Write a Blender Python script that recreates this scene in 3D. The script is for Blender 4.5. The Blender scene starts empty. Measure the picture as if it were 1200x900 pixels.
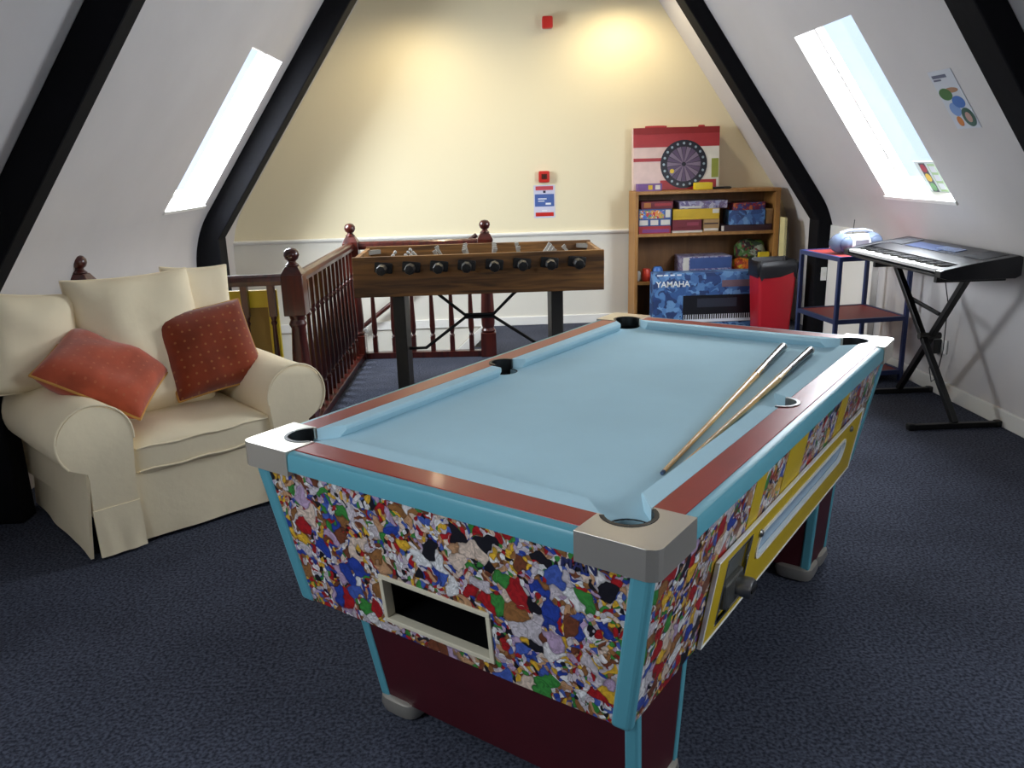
import bpy, bmesh, math, random
from math import sin, cos, pi, radians, sqrt, atan2
from mathutils import Vector, Matrix, Euler, noise
random.seed(7)
SC = bpy.context.scene
COL = SC.collection

# ------------------------------------------------------------------ materials
def lin(c):
    c = c / 255.0
    return c / 12.92 if c <= 0.04045 else ((c + 0.055) / 1.055) ** 2.4
def rgb(r, g, b): return (lin(r), lin(g), lin(b), 1.0)

def mat(name, col, rough=0.55, metal=0.0, var=0.0, vscale=8.0, bump=0.0, bscale=60.0, coat=0.0, spec=0.5):
    m = bpy.data.materials.new(name); m.use_nodes = True
    nt = m.node_tree; b = nt.nodes['Principled BSDF']
    b.inputs['Base Color'].default_value = rgb(*col)
    b.inputs['Roughness'].default_value = rough
    b.inputs['Metallic'].default_value = metal
    b.inputs['Specular IOR Level'].default_value = spec
    if coat: b.inputs['Coat Weight'].default_value = coat; b.inputs['Coat Roughness'].default_value = 0.08
    tc = nt.nodes.new('ShaderNodeTexCoord')
    if var:
        n = nt.nodes.new('ShaderNodeTexNoise'); n.inputs['Scale'].default_value = vscale; n.inputs['Detail'].default_value = 5
        nt.links.new(tc.outputs['Object'], n.inputs['Vector'])
        r = nt.nodes.new('ShaderNodeValToRGB')
        c = rgb(*col)
        r.color_ramp.elements[0].position = 0.3; r.color_ramp.elements[1].position = 0.7
        r.color_ramp.elements[0].color = tuple(max(0, x * (1 - var)) for x in c[:3]) + (1,)
        r.color_ramp.elements[1].color = tuple(min(1, x * (1 + var)) for x in c[:3]) + (1,)
        nt.links.new(n.outputs['Fac'], r.inputs['Fac']); nt.links.new(r.outputs['Color'], b.inputs['Base Color'])
    if bump:
        n2 = nt.nodes.new('ShaderNodeTexNoise'); n2.inputs['Scale'].default_value = bscale; n2.inputs['Detail'].default_value = 4
        nt.links.new(tc.outputs['Object'], n2.inputs['Vector'])
        bp = nt.nodes.new('ShaderNodeBump'); bp.inputs['Strength'].default_value = bump; bp.inputs['Distance'].default_value = 0.004
        nt.links.new(n2.outputs['Fac'], bp.inputs['Height']); nt.links.new(bp.outputs['Normal'], b.inputs['Normal'])
    return m

def wood(name, c1, c2, rough=0.4, axis=0, scale=6.0, coat=0.0):
    m = mat(name, c1, rough, coat=coat); nt = m.node_tree; b = nt.nodes['Principled BSDF']
    tc = nt.nodes.new('ShaderNodeTexCoord'); mp = nt.nodes.new('ShaderNodeMapping')
    s = [scale * 6] * 3; s[axis] = scale * 0.5
    mp.inputs['Scale'].default_value = s
    n = nt.nodes.new('ShaderNodeTexNoise'); n.inputs['Scale'].default_value = 1.0; n.inputs['Detail'].default_value = 6; n.inputs['Distortion'].default_value = 0.6
    r = nt.nodes.new('ShaderNodeValToRGB'); r.color_ramp.elements[0].color = rgb(*c1); r.color_ramp.elements[1].color = rgb(*c2)
    r.color_ramp.elements[0].position = 0.35; r.color_ramp.elements[1].position = 0.68
    nt.links.new(tc.outputs['Object'], mp.inputs['Vector']); nt.links.new(mp.outputs['Vector'], n.inputs['Vector'])
    nt.links.new(n.outputs['Fac'], r.inputs['Fac']); nt.links.new(r.outputs['Color'], b.inputs['Base Color'])
    return m

def patch_mat(name, palette, scale=26.0, small=60.0, rough=0.4, edge=0.25, seed=0.0, coat=0.0):
    """printed artwork made of small irregular patches of colour"""
    m = mat(name, (128, 128, 128), rough, coat=coat); nt = m.node_tree; N = nt.nodes.new; L = nt.links.new
    b = nt.nodes['Principled BSDF']
    tc = N('ShaderNodeTexCoord'); ns = N('ShaderNodeTexNoise'); ns.inputs['Scale'].default_value = scale * 0.7; ns.inputs['Detail'].default_value = 2
    L(tc.outputs['Object'], ns.inputs['Vector'])
    sub = N('ShaderNodeVectorMath'); sub.operation = 'SUBTRACT'; sub.inputs[1].default_value = (0.5, 0.5, 0.5)
    L(ns.outputs['Color'], sub.inputs[0])
    sc = N('ShaderNodeVectorMath'); sc.operation = 'SCALE'; sc.inputs['Scale'].default_value = 1.7 / scale
    L(sub.outputs[0], sc.inputs[0])
    ad = N('ShaderNodeVectorMath'); ad.operation = 'ADD'; L(tc.outputs['Object'], ad.inputs[0]); L(sc.outputs[0], ad.inputs[1])
    of = N('ShaderNodeVectorMath'); of.operation = 'ADD'; of.inputs[1].default_value = (seed, seed * 1.7, seed * 0.6); L(ad.outputs[0], of.inputs[0])
    cols = []
    for k, s in enumerate((scale, small)):
        v = N('ShaderNodeTexVoronoi'); v.inputs['Scale'].default_value = s; L(of.outputs[0], v.inputs['Vector'])
        sp = N('ShaderNodeSeparateColor'); L(v.outputs['Color'], sp.inputs[0])
        r = N('ShaderNodeValToRGB'); r.color_ramp.interpolation = 'CONSTANT'
        e = r.color_ramp.elements; e[0].color = rgb(*palette[0]); e[0].position = 0; e.remove(e[1])
        for i, p in enumerate(palette[1:], 1):
            q = e.new(i / len(palette)); q.color = rgb(*p)
        L(sp.outputs['Red' if k == 0 else 'Green'], r.inputs['Fac'])
        ve = N('ShaderNodeTexVoronoi'); ve.feature = 'DISTANCE_TO_EDGE'; ve.inputs['Scale'].default_value = s; L(of.outputs[0], ve.inputs['Vector'])
        mr = N('ShaderNodeMapRange'); mr.inputs['From Max'].default_value = 0.09; mr.inputs['To Min'].default_value = 1 - edge; L(ve.outputs['Distance'], mr.inputs['Value'])
        mu = N('ShaderNodeMix'); mu.data_type = 'RGBA'; mu.blend_type = 'MULTIPLY'; mu.inputs[0].default_value = 1
        L(r.outputs['Color'], mu.inputs[6]); L(mr.outputs['Result'], mu.inputs[7])
        cols.append((mu, sp))
    th = N('ShaderNodeMath'); th.operation = 'GREATER_THAN'; th.inputs[1].default_value = 0.5; L(cols[0][1].outputs['Blue'], th.inputs[0])
    mx = N('ShaderNodeMix'); mx.data_type = 'RGBA'; L(th.outputs[0], mx.inputs[0])
    L(cols[0][0].outputs[2], mx.inputs[6]); L(cols[1][0].outputs[2], mx.inputs[7])
    v3 = N('ShaderNodeTexVoronoi'); v3.inputs['Scale'].default_value = small * 2.1; L(of.outputs[0], v3.inputs['Vector'])
    s3 = N('ShaderNodeSeparateColor'); L(v3.outputs['Color'], s3.inputs[0])
    m3 = N('ShaderNodeMapRange'); m3.inputs['To Min'].default_value = 1 - edge * .7; m3.inputs['To Max'].default_value = 1.12; L(s3.outputs['Red'], m3.inputs['Value'])
    x3 = N('ShaderNodeMix'); x3.data_type = 'RGBA'; x3.blend_type = 'MULTIPLY'; x3.inputs[0].default_value = 1
    L(mx.outputs[2], x3.inputs[6]); L(m3.outputs['Result'], x3.inputs[7]); L(x3.outputs[2], b.inputs['Base Color'])
    return m

M = {}
M['white_wall'] = mat('white_wall_paint', (200, 196, 195), 0.85, var=0.03, vscale=2.5, bump=0.15, bscale=25)
M['trim_white'] = mat('white_trim_paint', (232, 230, 224), 0.5)
M['beam'] = mat('black_beam_paint', (6, 6, 11), 0.8, spec=0.2, var=0.3, vscale=4, bump=0.5, bscale=14)
M['black'] = mat('black_plastic', (12, 12, 13), 0.4)
M['black_matte'] = mat('black_void', (5, 5, 6), 0.9)
M['chrome'] = mat('polished_chrome', (215, 212, 205), 0.12, 1.0)
M['cap_chrome'] = mat('worn_chrome', (204, 198, 186), 0.28, 0.75)
M['steel'] = mat('brushed_steel', (150, 150, 150), 0.3, 1.0)
M['teal'] = mat('teal_plastic_trim', (88, 158, 174), 0.35)
M['red_lacquer'] = mat('red_lacquer', (150, 34, 22), 0.3, coat=0.05, spec=0.4, var=0.08)
M['maroon'] = mat('maroon_laminate', (66, 14, 24), 0.45, var=0.1)
M['cloth'] = mat('blue_baize', (184, 218, 230), 0.95, var=0.035, vscale=3.5, bump=0.1, bscale=400, spec=0.1)
M['yellow'] = mat('yellow_panel_paint', (196, 166, 22), 0.4)
M['acrylic'] = mat('pale_blue_acrylic', (142, 172, 196), 0.2)
M['sofa'] = mat('cream_cotton_cover', (252, 236, 202), 0.95, var=0.03, vscale=4, bump=0.35, bscale=22, spec=0.15)
M['rosewood'] = wood('dark_red_stained_wood', (48, 13, 9), (82, 26, 15), 0.3, 2, 5, coat=0.4)
M['foos_wood'] = wood('rustic_brown_wood', (80, 52, 26), (156, 108, 54), 0.5, 0, 4)
M['pine'] = wood('tan_bookcase_laminate', (150, 104, 52), (172, 124, 66), 0.45, 2, 4)
M['maple'] = wood('pale_cue_maple', (206, 152, 76), (228, 180, 104), 0.35, 0, 6, coat=0.15)
M['cue_dark'] = mat('dark_cue_butt', (34, 22, 18), 0.25, coat=0.25)
M['charcoal'] = mat('charcoal_metal', (44, 42, 38), 0.5)
M['grey_plastic'] = mat('grey_plastic', (168, 166, 160), 0.45)
M['red_plastic'] = mat('red_plastic', (172, 22, 36), 0.4)
M['alarm_red'] = mat('alarm_red', (190, 34, 24), 0.4)
M['blue_metal'] = mat('navy_blue_metal', (32, 48, 96), 0.4)
M['red_shelf'] = mat('red_shelf_board', (140, 42, 36), 0.5)
M['white'] = mat('white_gloss', (236, 236, 232), 0.4)
M['paper'] = mat('white_paper', (226, 230, 236), 0.8)
M['navy_box'] = patch_mat('blue_marbled_print', [(52, 88, 140), (84, 126, 176), (44, 70, 120), (70, 108, 160), (104, 146, 190), (40, 60, 104)], 14, 26, 0.45, 0.0, 2.0)
M['collage'] = patch_mat('colourful_patch_collage', [(204, 196, 202), (196, 150, 110), (176, 26, 30), (40, 66, 160), (230, 226, 226), (150, 102, 56), (60, 140, 60), (206, 196, 202), (226, 178, 50), (24, 22, 30), (170, 26, 30), (222, 200, 182), (70, 96, 180), (232, 232, 232), (120, 66, 40), (186, 160, 190)], 25, 72, 0.35, 0.5, 5.0, coat=0.3)

def carpet_mat():
    m = mat('navy_grey_carpet', (40, 45, 62), 1.0, spec=0.05); nt = m.node_tree; N = nt.nodes.new; L = nt.links.new; b = nt.nodes['Principled BSDF']
    tc = N('ShaderNodeTexCoord')
    n = N('ShaderNodeTexNoise'); n.inputs['Scale'].default_value = 95; n.inputs['Detail'].default_value = 3; L(tc.outputs['Object'], n.inputs['Vector'])
    r = N('ShaderNodeValToRGB'); r.color_ramp.elements[0].position = 0.36; r.color_ramp.elements[1].position = 0.66
    r.color_ramp.elements[0].color = rgb(46, 49, 59); r.color_ramp.elements[1].color = rgb(86, 90, 104); L(n.outputs['Fac'], r.inputs['Fac'])
    n2 = N('ShaderNodeTexNoise'); n2.inputs['Scale'].default_value = 2.2; n2.inputs['Detail'].default_value = 5; L(tc.outputs['Object'], n2.inputs['Vector'])
    mr = N('ShaderNodeMapRange'); mr.inputs['From Min'].default_value = 0.3; mr.inputs['From Max'].default_value = 0.7; mr.inputs['To Min'].default_value = 0.82; mr.inputs['To Max'].default_value = 1.15; L(n2.outputs['Fac'], mr.inputs['Value'])
    mu = N('ShaderNodeMix'); mu.data_type = 'RGBA'; mu.blend_type = 'MULTIPLY'; mu.inputs[0].default_value = 1
    L(r.outputs['Color'], mu.inputs[6]); L(mr.outputs['Result'], mu.inputs[7]); L(mu.outputs[2], b.inputs['Base Color'])
    bp = N('ShaderNodeBump'); bp.inputs['Strength'].default_value = 0.35; bp.inputs['Distance'].default_value = 0.006; L(n.outputs['Fac'], bp.inputs['Height']); L(bp.outputs['Normal'], b.inputs['Normal'])
    return m
M['carpet'] = carpet_mat()

def backwall_mat():
    m = mat('cream_wall_paint', (228, 216, 180), 0.8); nt = m.node_tree; N = nt.nodes.new; L = nt.links.new; b = nt.nodes['Principled BSDF']
    tc = N('ShaderNodeTexCoord'); s = N('ShaderNodeSeparateXYZ'); L(tc.outputs['Object'], s.inputs[0])
    g = N('ShaderNodeMath'); g.operation = 'GREATER_THAN'; g.inputs[1].default_value = 0.868; L(s.outputs['Z'], g.inputs[0])
    mx = N('ShaderNodeMix'); mx.data_type = 'RGBA'; mx.inputs[6].default_value = rgb(222, 218, 206); mx.inputs[7].default_value = rgb(230, 219, 186)
    L(g.outputs[0], mx.inputs[0]); L(mx.outputs[2], b.inputs['Base Color'])
    n = N('ShaderNodeTexNoise'); n.inputs['Scale'].default_value = 22; L(tc.outputs['Object'], n.inputs['Vector'])
    bp = N('ShaderNodeBump'); bp.inputs['Strength'].default_value = 0.12; bp.inputs['Distance'].default_value = 0.004; L(n.outputs['Fac'], bp.inputs['Height']); L(bp.outputs['Normal'], b.inputs['Normal'])
    return m
M['back_wall'] = backwall_mat()

def dotted_mat(name, base, dot, scale=24.0, r0=0.13, var=0.22):
    m = mat(name, base, 0.9, spec=0.2); nt = m.node_tree; N = nt.nodes.new; L = nt.links.new; b = nt.nodes['Principled BSDF']
    tc = N('ShaderNodeTexCoord'); v = N('ShaderNodeTexVoronoi'); v.voronoi_dimensions = '2D'; v.inputs['Scale'].default_value = scale; v.inputs['Randomness'].default_value = 0.25
    L(tc.outputs['Object'], v.inputs['Vector'])
    g = N('ShaderNodeMath'); g.operation = 'LESS_THAN'; g.inputs[1].default_value = r0; L(v.outputs['Distance'], g.inputs[0])
    n = N('ShaderNodeTexNoise'); n.inputs['Scale'].default_value = 9; n.inputs['Detail'].default_value = 4; L(tc.outputs['Object'], n.inputs['Vector'])
    r = N('ShaderNodeValToRGB'); c = rgb(*base); r.color_ramp.elements[0].position = 0.3; r.color_ramp.elements[1].position = 0.72
    r.color_ramp.elements[0].color = tuple(x * (1 - var) for x in c[:3]) + (1,); r.color_ramp.elements[1].color = tuple(min(1, x * (1 + var)) for x in c[:3]) + (1,)
    L(n.outputs['Fac'], r.inputs['Fac'])
    mx = N('ShaderNodeMix'); mx.data_type = 'RGBA'; L(g.outputs[0], mx.inputs[0]); L(r.outputs['Color'], mx.inputs[6]); mx.inputs[7].default_value = rgb(*dot)
    L(mx.outputs[2], b.inputs['Base Color'])
    b.inputs['Sheen Weight'].default_value = 0.4
    return m
M['cushion_dark'] = dotted_mat('rust_velvet_with_gold_dots', (134, 54, 26), (160, 96, 52))
M['cushion_light'] = dotted_mat('orange_velvet_with_faint_dots', (184, 84, 56), (192, 100, 68))
M['gold_piping'] = mat('gold_cord', (206, 150, 72), 0.7)

def glass_mat():
    m = bpy.data.materials.new('window_glass'); m.use_nodes = True; nt = m.node_tree; N = nt.nodes.new; L = nt.links.new
    for n in list(nt.nodes): nt.nodes.remove(n)
    o = N('ShaderNodeOutputMaterial'); t = N('ShaderNodeBsdfTransparent'); g = N('ShaderNodeBsdfGlossy'); g.inputs['Roughness'].default_value = 0.02
    t.inputs['Color'].default_value = (0.93, 0.97, 1.0, 1)
    mx = N('ShaderNodeMixShader'); mx.inputs[0].default_value = .04
    L(t.outputs[0], mx.inputs[1]); L(g.outputs[0], mx.inputs[2]); L(mx.outputs[0], o.inputs[0])
    return m
M['glass'] = glass_mat()
def emit_mat(name, col, s):
    m = bpy.data.materials.new(name); m.use_nodes = True; b = m.node_tree.nodes['Principled BSDF']
    b.inputs['Base Color'].default_value = rgb(*col); b.inputs['Emission Color'].default_value = rgb(*col); b.inputs['Emission Strength'].default_value = s
    return m
M['bulb'] = emit_mat('lit_warm_bulb', (255, 224, 160), 12)
def clear_mat():
    m = mat('clear_blue_plastic', (128, 142, 168), 0.2); b = m.node_tree.nodes['Principled BSDF']
    b.inputs['Transmission Weight'].default_value = 0.5; b.inputs['IOR'].default_value = 1.2
    return m
M['clear'] = clear_mat()

# ------------------------------------------------------------------ mesh builder
class MB:
    def __init__(s): s.v = []; s.f = []
    def add(s, vs, fs):
        o = len(s.v); s.v += [tuple(p) for p in vs]; s.f += [tuple(i + o for i in f) for f in fs]; return s
    def hexa(s, b, t):   # four bottom points (counter-clockwise from above), four top points
        return s.add(list(b) + list(t), [(3, 2, 1, 0), (4, 5, 6, 7), (0, 1, 5, 4), (1, 2, 6, 5), (2, 3, 7, 6), (3, 0, 4, 7)])
    def box(s, x0, x1, y0, y1, z0, z1):
        return s.hexa([(x0, y0, z0), (x1, y0, z0), (x1, y1, z0), (x0, y1, z0)], [(x0, y0, z1), (x1, y0, z1), (x1, y1, z1), (x0, y1, z1)])
    def loft(s, rings, cap=True, closed=True):
        n = len(rings[0]); vs = [p for r in rings for p in r]; fs = []
        for k in range(len(rings) - 1):
            for i in range(n if closed else n - 1):
                j = (i + 1) % n
                fs.append((k * n + i, k * n + j, (k + 1) * n + j, (k + 1) * n + i))
        if cap: fs.append(tuple(range(n - 1, -1, -1))); fs.append(tuple((len(rings) - 1) * n + i for i in range(n)))
        return s.add(vs, fs)
    def prism(s, pts, z0, z1):
        return s.loft([[(x, y, z0) for x, y in pts], [(x, y, z1) for x, y in pts]])
    def prism_y(s, pts, y0, y1):   # outline in x, z
        return s.loft([[(x, y0, z) for x, z in pts], [(x, y1, z) for x, z in pts]])
    def prism_x(s, pts, x0, x1):   # outline in y, z
        return s.loft([[(x0, y, z) for y, z in pts], [(x1, y, z) for y, z in pts]])
    def tube(s, p0, p1, r0, r1=None, n=14):
        return s.path([p0, p1], [r0, r0 if r1 is None else r1], n)
    def path(s, pts, rad, n=10, closed=False):
        pts = [Vector(p) for p in pts]; rings = []
        if not isinstance(rad, (list, tuple)): rad = [rad] * len(pts)
        up = None
        for k, p in enumerate(pts):
            if closed: d = pts[(k + 1) % len(pts)] - pts[k - 1]
            else: d = pts[min(k + 1, len(pts) - 1)] - pts[max(k - 1, 0)]
            d.normalize()
            if up is None: up = Vector((0, 0, 1)) if abs(d.z) < 0.9 else Vector((1, 0, 0))
            a = d.cross(up); a.normalize(); b = a.cross(d); up = b
            rings.append([p + (a * cos(2 * pi * i / n) + b * sin(2 * pi * i / n)) * rad[k] for i in range(n)])
        if closed: rings.append(rings[0])
        return s.loft(rings, cap=not closed)
    def lathe(s, prof, c=(0, 0, 0), n=18, cap=True):
        return s.loft([[(c[0] + r * cos(2 * pi * i / n), c[1] + r * sin(2 * pi * i / n), c[2] + z) for i in range(n)] for r, z in prof], cap=cap)
    def ball(s, c, r, n=14, m=9):
        rr = r if isinstance(r, (tuple, list)) else (r, r, r); rings = []
        for k in range(m + 1):
            t = -pi / 2 + pi * k / m; q = max(cos(t), 0.02)
            rings.append([(c[0] + rr[0] * q * cos(2 * pi * i / n), c[1] + rr[1] * q * sin(2 * pi * i / n), c[2] + rr[2] * sin(t)) for i in range(n)])
        return s.loft(rings)
    def rbox(s, c, half, r, n=12, fn=None):   # rounded, deformable box
        hx = Vector(half); idx = {}; vs = []; fs = []
        def vid(i, j, k):
            key = (i, j, k)
            if key not in idx:
                p = Vector((2 * i / n - 1, 2 * j / n - 1, 2 * k / n - 1)); q = Vector((p.x * hx.x, p.y * hx.y, p.z * hx.z))
                inn = Vector([max(-(hx[a] - r), min(hx[a] - r, q[a])) for a in range(3)]); d = q - inn
                if d.length > 1e-6: q = inn + d.normalized() * r
                if fn: q = Vector(fn(p, q))
                idx[key] = len(vs); vs.append((q.x + c[0], q.y + c[1], q.z + c[2]))
            return idx[key]
        for a in range(n):
            for b in range(n):
                fs += [(vid(a, b, 0), vid(a, b + 1, 0), vid(a + 1, b + 1, 0), vid(a + 1, b, 0)), (vid(a, b, n), vid(a + 1, b, n), vid(a + 1, b + 1, n), vid(a, b + 1, n)),
                       (vid(a, 0, b), vid(a + 1, 0, b), vid(a + 1, 0, b + 1), vid(a, 0, b + 1)), (vid(a, n, b), vid(a, n, b + 1), vid(a + 1, n, b + 1), vid(a + 1, n, b)),
                       (vid(0, a, b), vid(0, a, b + 1), vid(0, a + 1, b + 1), vid(0, a + 1, b)), (vid(n, a, b), vid(n, a + 1, b), vid(n, a + 1, b + 1), vid(n, a, b + 1))]
        return s.add(vs, fs)
    def xf(s, m):
        s.v = [tuple(m @ Vector(p)) for p in s.v]; return s
    def build(s, name, m, parent=None, smooth=False, bevel=0.0, seg=2, sub=0, ang=40):
        me = bpy.data.meshes.new(name); me.from_pydata(s.v, [], s.f); me.update()
        bm = bmesh.new(); bm.from_mesh(me); bmesh.ops.recalc_face_normals(bm, faces=bm.faces)
        if smooth:
            for f in bm.faces: f.smooth = True
            for e in bm.edges:
                if len(e.link_faces) == 2 and e.calc_face_angle(0) > radians(ang): e.smooth = False
        bm.to_mesh(me); bm.free()
        o = bpy.data.objects.new(name, me); COL.objects.link(o); o.data.materials.append(M[m] if isinstance(m, str) else m)
        if parent: o.parent = parent
        if bevel:
            b = o.modifiers.new('bevel', 'BEVEL'); b.width = bevel; b.segments = seg; b.limit_method = 'ANGLE'; b.angle_limit = radians(35)
        if sub:
            q = o.modifiers.new('sub', 'SUBSURF'); q.levels = sub; q.render_levels = sub
        return o

def tag(o, label, cat, group=None):
    o['label'] = label; o['category'] = cat
    if group: o['group'] = group
    return o
def thing(name, label, cat, loc=(0, 0, 0), rz=0.0, group=None):
    o = bpy.data.objects.new(name, None); o.empty_display_size = 0.1; COL.objects.link(o); o.location = loc; o.rotation_euler = (0, 0, rz)
    return tag(o, label, cat, group)
def struct(o): o['kind'] = 'structure'; return o
def copy_part(o, parent, loc=None):
    c = o.copy(); COL.objects.link(c); c.parent = parent
    if loc is not None: c.location = loc
    return c
def text(name, body, size, m, parent, loc, rot, ext=0.0005):
    cu = bpy.data.curves.new(name, 'FONT'); cu.body = body; cu.size = size; cu.extrude = ext; cu.offset = size * .018; cu.align_x = 'CENTER'; cu.align_y = 'CENTER'
    t = bpy.data.objects.new('tmp', cu); COL.objects.link(t); bpy.context.view_layer.update()
    me = bpy.data.meshes.new_from_object(t.evaluated_get(bpy.context.evaluated_depsgraph_get())); bpy.data.objects.remove(t); me.materials.clear()
    o = bpy.data.objects.new(name, me); COL.objects.link(o); me.materials.append(M[m] if isinstance(m, str) else m); o.parent = parent; o.location = loc; o.rotation_euler = rot
    return o
def rect(cx, cy, w, h): return [(cx - w / 2, cy - h / 2), (cx + w / 2, cy - h / 2), (cx + w / 2, cy + h / 2), (cx - w / 2, cy + h / 2)]
def arc(cx, cy, r, a0, a1, n=10): return [(cx + r * cos(radians(a0 + (a1 - a0) * i / n)), cy + r * sin(radians(a0 + (a1 - a0) * i / n))) for i in range(n + 1)]

# ------------------------------------------------------------------ room
SL = 1.451; AR = 3.629; AL = 3.03; XL = -2.341; XR = 2.940; YB = 7.772; ZT = 3.0; ZK = 1.0; Y0 = -2.2
xr = lambda z: AR - z / SL
xl = lambda z: -(AL - z / SL)
NX, NZ = 0.8234, 0.5675    # ceiling normal (outward: +-NX, +NZ)

f = MB()
f.box(XL - 0.1, XR + 0.1, Y0, 4.72, -0.2, 0); f.box(-1.125, XR + 0.1, 4.72, 6.60, -0.2, 0); f.box(0.06, XR + 0.1, 6.60, YB + 0.1, -0.2, 0)
struct(f.build('floor', 'carpet'))
w = MB().prism_y([(XL - 0.1, -1.3), (XR + 0.1, -1.3), (XR + 0.1, ZK), (xr(ZT), ZT), (xr(ZT), ZT + .1), (xl(ZT), ZT + .1), (xl(ZT), ZT), (XL - 0.1, ZK)], YB, YB + 0.1)
struct(w.build('wall_back', 'back_wall'))
struct(MB().prism_y([(XL - 0.1, 0), (XR + 0.1, 0), (XR + 0.1, ZK), (xr(ZT), ZT), (xr(ZT), ZT + .1), (xl(ZT), ZT + .1), (xl(ZT), ZT), (XL - 0.1, ZK)], Y0 - 0.1, Y0).build('wall_front', 'white_wall'))
struct(MB().box(XL - 0.1, XL, Y0, YB, -1.3, ZK).build('wall_left', 'white_wall'))
struct(MB().box(XR, XR + 0.1, Y0, YB, -0.2, ZK).build('wall_right', 'white_wall'))
struct(MB().box(xl(ZT) - 0.05, xr(ZT) + 0.05, Y0, YB, ZT, ZT + 0.1).build('ceiling', 'white_wall'))

def slope(side, holes, name):
    TH = 0.13
    zs = sorted({ZK, ZT} | {z for h in holes for z in h[2:]}); ys = sorted({Y0, YB} | {y for h in holes for y in h[:2]})
    X = xr if side > 0 else xl; m = MB()
    for i in range(len(ys) - 1):
        for j in range(len(zs) - 1):
            yc = (ys[i] + ys[i + 1]) / 2; zc = (zs[j] + zs[j + 1]) / 2
            if any(h[0] < yc < h[1] and h[2] < zc < h[3] for h in holes): continue
            c = [(X(z), y, z) for y, z in ((ys[i], zs[j]), (ys[i + 1], zs[j]), (ys[i + 1], zs[j + 1]), (ys[i], zs[j + 1]))]
            m.hexa(c, [(p[0] + side * NX * TH, p[1], p[2] + NZ * TH) for p in c])
    struct(m.build(name, 'white_wall'))
HL = [(5.71, 6.53, 1.28, 2.305), (0.0, 1.1, 1.25, 2.3)]  # second opening is an unseen skylight, added as a fill light source
HR = [(4.75, 5.58, 1.245, 2.265), (0.0, 1.1, 1.25, 2.3)]  # second opening again added out of view to let fill light in
slope(-1, HL, 'ceiling_left'); slope(1, HR, 'ceiling_right')
k = 0
for side, hs in ((-1, HL), (1, HR)):
    X = xr if side > 0 else xl
    for (y0, y1, z0, z1) in hs:
        k += 1
        def P(y, z, o): return (X(z) + side * NX * o, y, z + NZ * o)
        fr = MB(); e = 0.022; ez = 0.02
        for (a, b, c, d) in ((y0 - .01, y0 + e, z0 - .01, z1 + .01), (y1 - e, y1 + .01, z0 - .01, z1 + .01), (y0 + e, y1 - e, z0 - .01, z0 + ez), (y0 + e, y1 - e, z1 - ez, z1 + .01)):
            fr.hexa([P(a, c, .13), P(b, c, .13), P(b, d, .13), P(a, d, .13)], [P(a, c, .18), P(b, c, .18), P(b, d, .18), P(a, d, .18)])
        fo = struct(fr.build('window_%d' % k, 'trim_white'))  # covers the two real skylights and the two added unseen ones
        pn = MB(); pq = [P(y0 + e, z0 + ez, .15), P(y1 - e, z0 + ez, .15), P(y1 - e, z1 - ez, .15), P(y0 + e, z1 - ez, .15)]; pn.add(pq if side < 0 else pq[::-1], [(0, 1, 2, 3)])
        pn.build('pane', 'glass', fo)
        # sky light outside the seen panes, added fill outside the unseen pair
        L = bpy.data.lights.new('daylight_and_fill', 'AREA'); L.shape = 'RECTANGLE'; L.size = 1.12; L.size_y = y1 - y0 + 0.6
        lo = bpy.data.objects.new('daylight_and_fill', L); COL.objects.link(lo)
        yc, zc = (y0 + y1) / 2, (z0 + z1) / 2; pos = Vector(P(yc, zc - .09, .185)); lo.location = pos
        d = Vector((-side * NX, 0, -NZ)); u = Vector((side * -NZ, 0, NX)) if side > 0 else Vector((NZ, 0, NX))
        zax = -d; xax = u; yax = zax.cross(xax)
        lo.rotation_euler = Matrix((xax, yax, zax)).transposed().to_euler()
        L.color = (0.93, 0.96, 1.0); L.energy = (205 if side < 0 else 192) if y0 > 2 else 62
        sill = MB().hexa([P(y0 - .02, z0 - .018, -.012), P(y1 + .02, z0 - .018, -.012), P(y1 + .02, z0 - .018, .1), P(y0 - .02, z0 - .018, .1)], [P(y0 - .02, z0 + .002, -.012), P(y1 + .02, z0 + .002, -.012), P(y1 + .02, z0 + .002, .1), P(y0 - .02, z0 + .002, .1)])
        sill.build('window_sill', 'trim_white', fo)

def beam(side, y, wd=0.2, p=0.207, foot=0.0):
    X = xr if side > 0 else xl; i = -side
    pts = [(X(ZK), foot), (X(ZK) + i * p, foot), (X(ZK) + i * p, ZK), (X(ZT - .002) + i * p, ZT - .002), (X(ZT - .002), ZT - .002), (X(ZK), ZK)]
    m = MB(); ny = 14
    struct(MB().prism_y([(x - i * .0, z) for x, z in pts], y, y + wd).build('beam', 'beam', bevel=0.01))
beam(-1, 6.726, foot=-1.25); beam(1, 6.726, p=.15); beam(-1, 3.50, p=0.19, wd=.12); beam(1, 3.50, p=0.14)
for side, nm in ((-1, 'trim_4'), (1, 'trim_5')):
    X = xr if side > 0 else xl; p0, p1, p2 = (X(ZK), .70), (X(ZK), ZK), (X(1.215), 1.215); cv = []
    for i in range(13):
        t = i / 12; cv.append(((1 - t) ** 2 * p0[0] + 2 * t * (1 - t) * p1[0] + t * t * p2[0], (1 - t) ** 2 * p0[1] + 2 * t * (1 - t) * p1[1] + t * t * p2[1]))
    MBc = MB().prism_y(cv + [(X(1.215) + side * .02, 1.215 + .014), (X(ZK) + side * .02, ZK), (X(ZK) + side * .02, .70)], Y0, YB); struct(MBc.build(nm, 'white_wall', smooth=True, ang=25))
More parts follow.
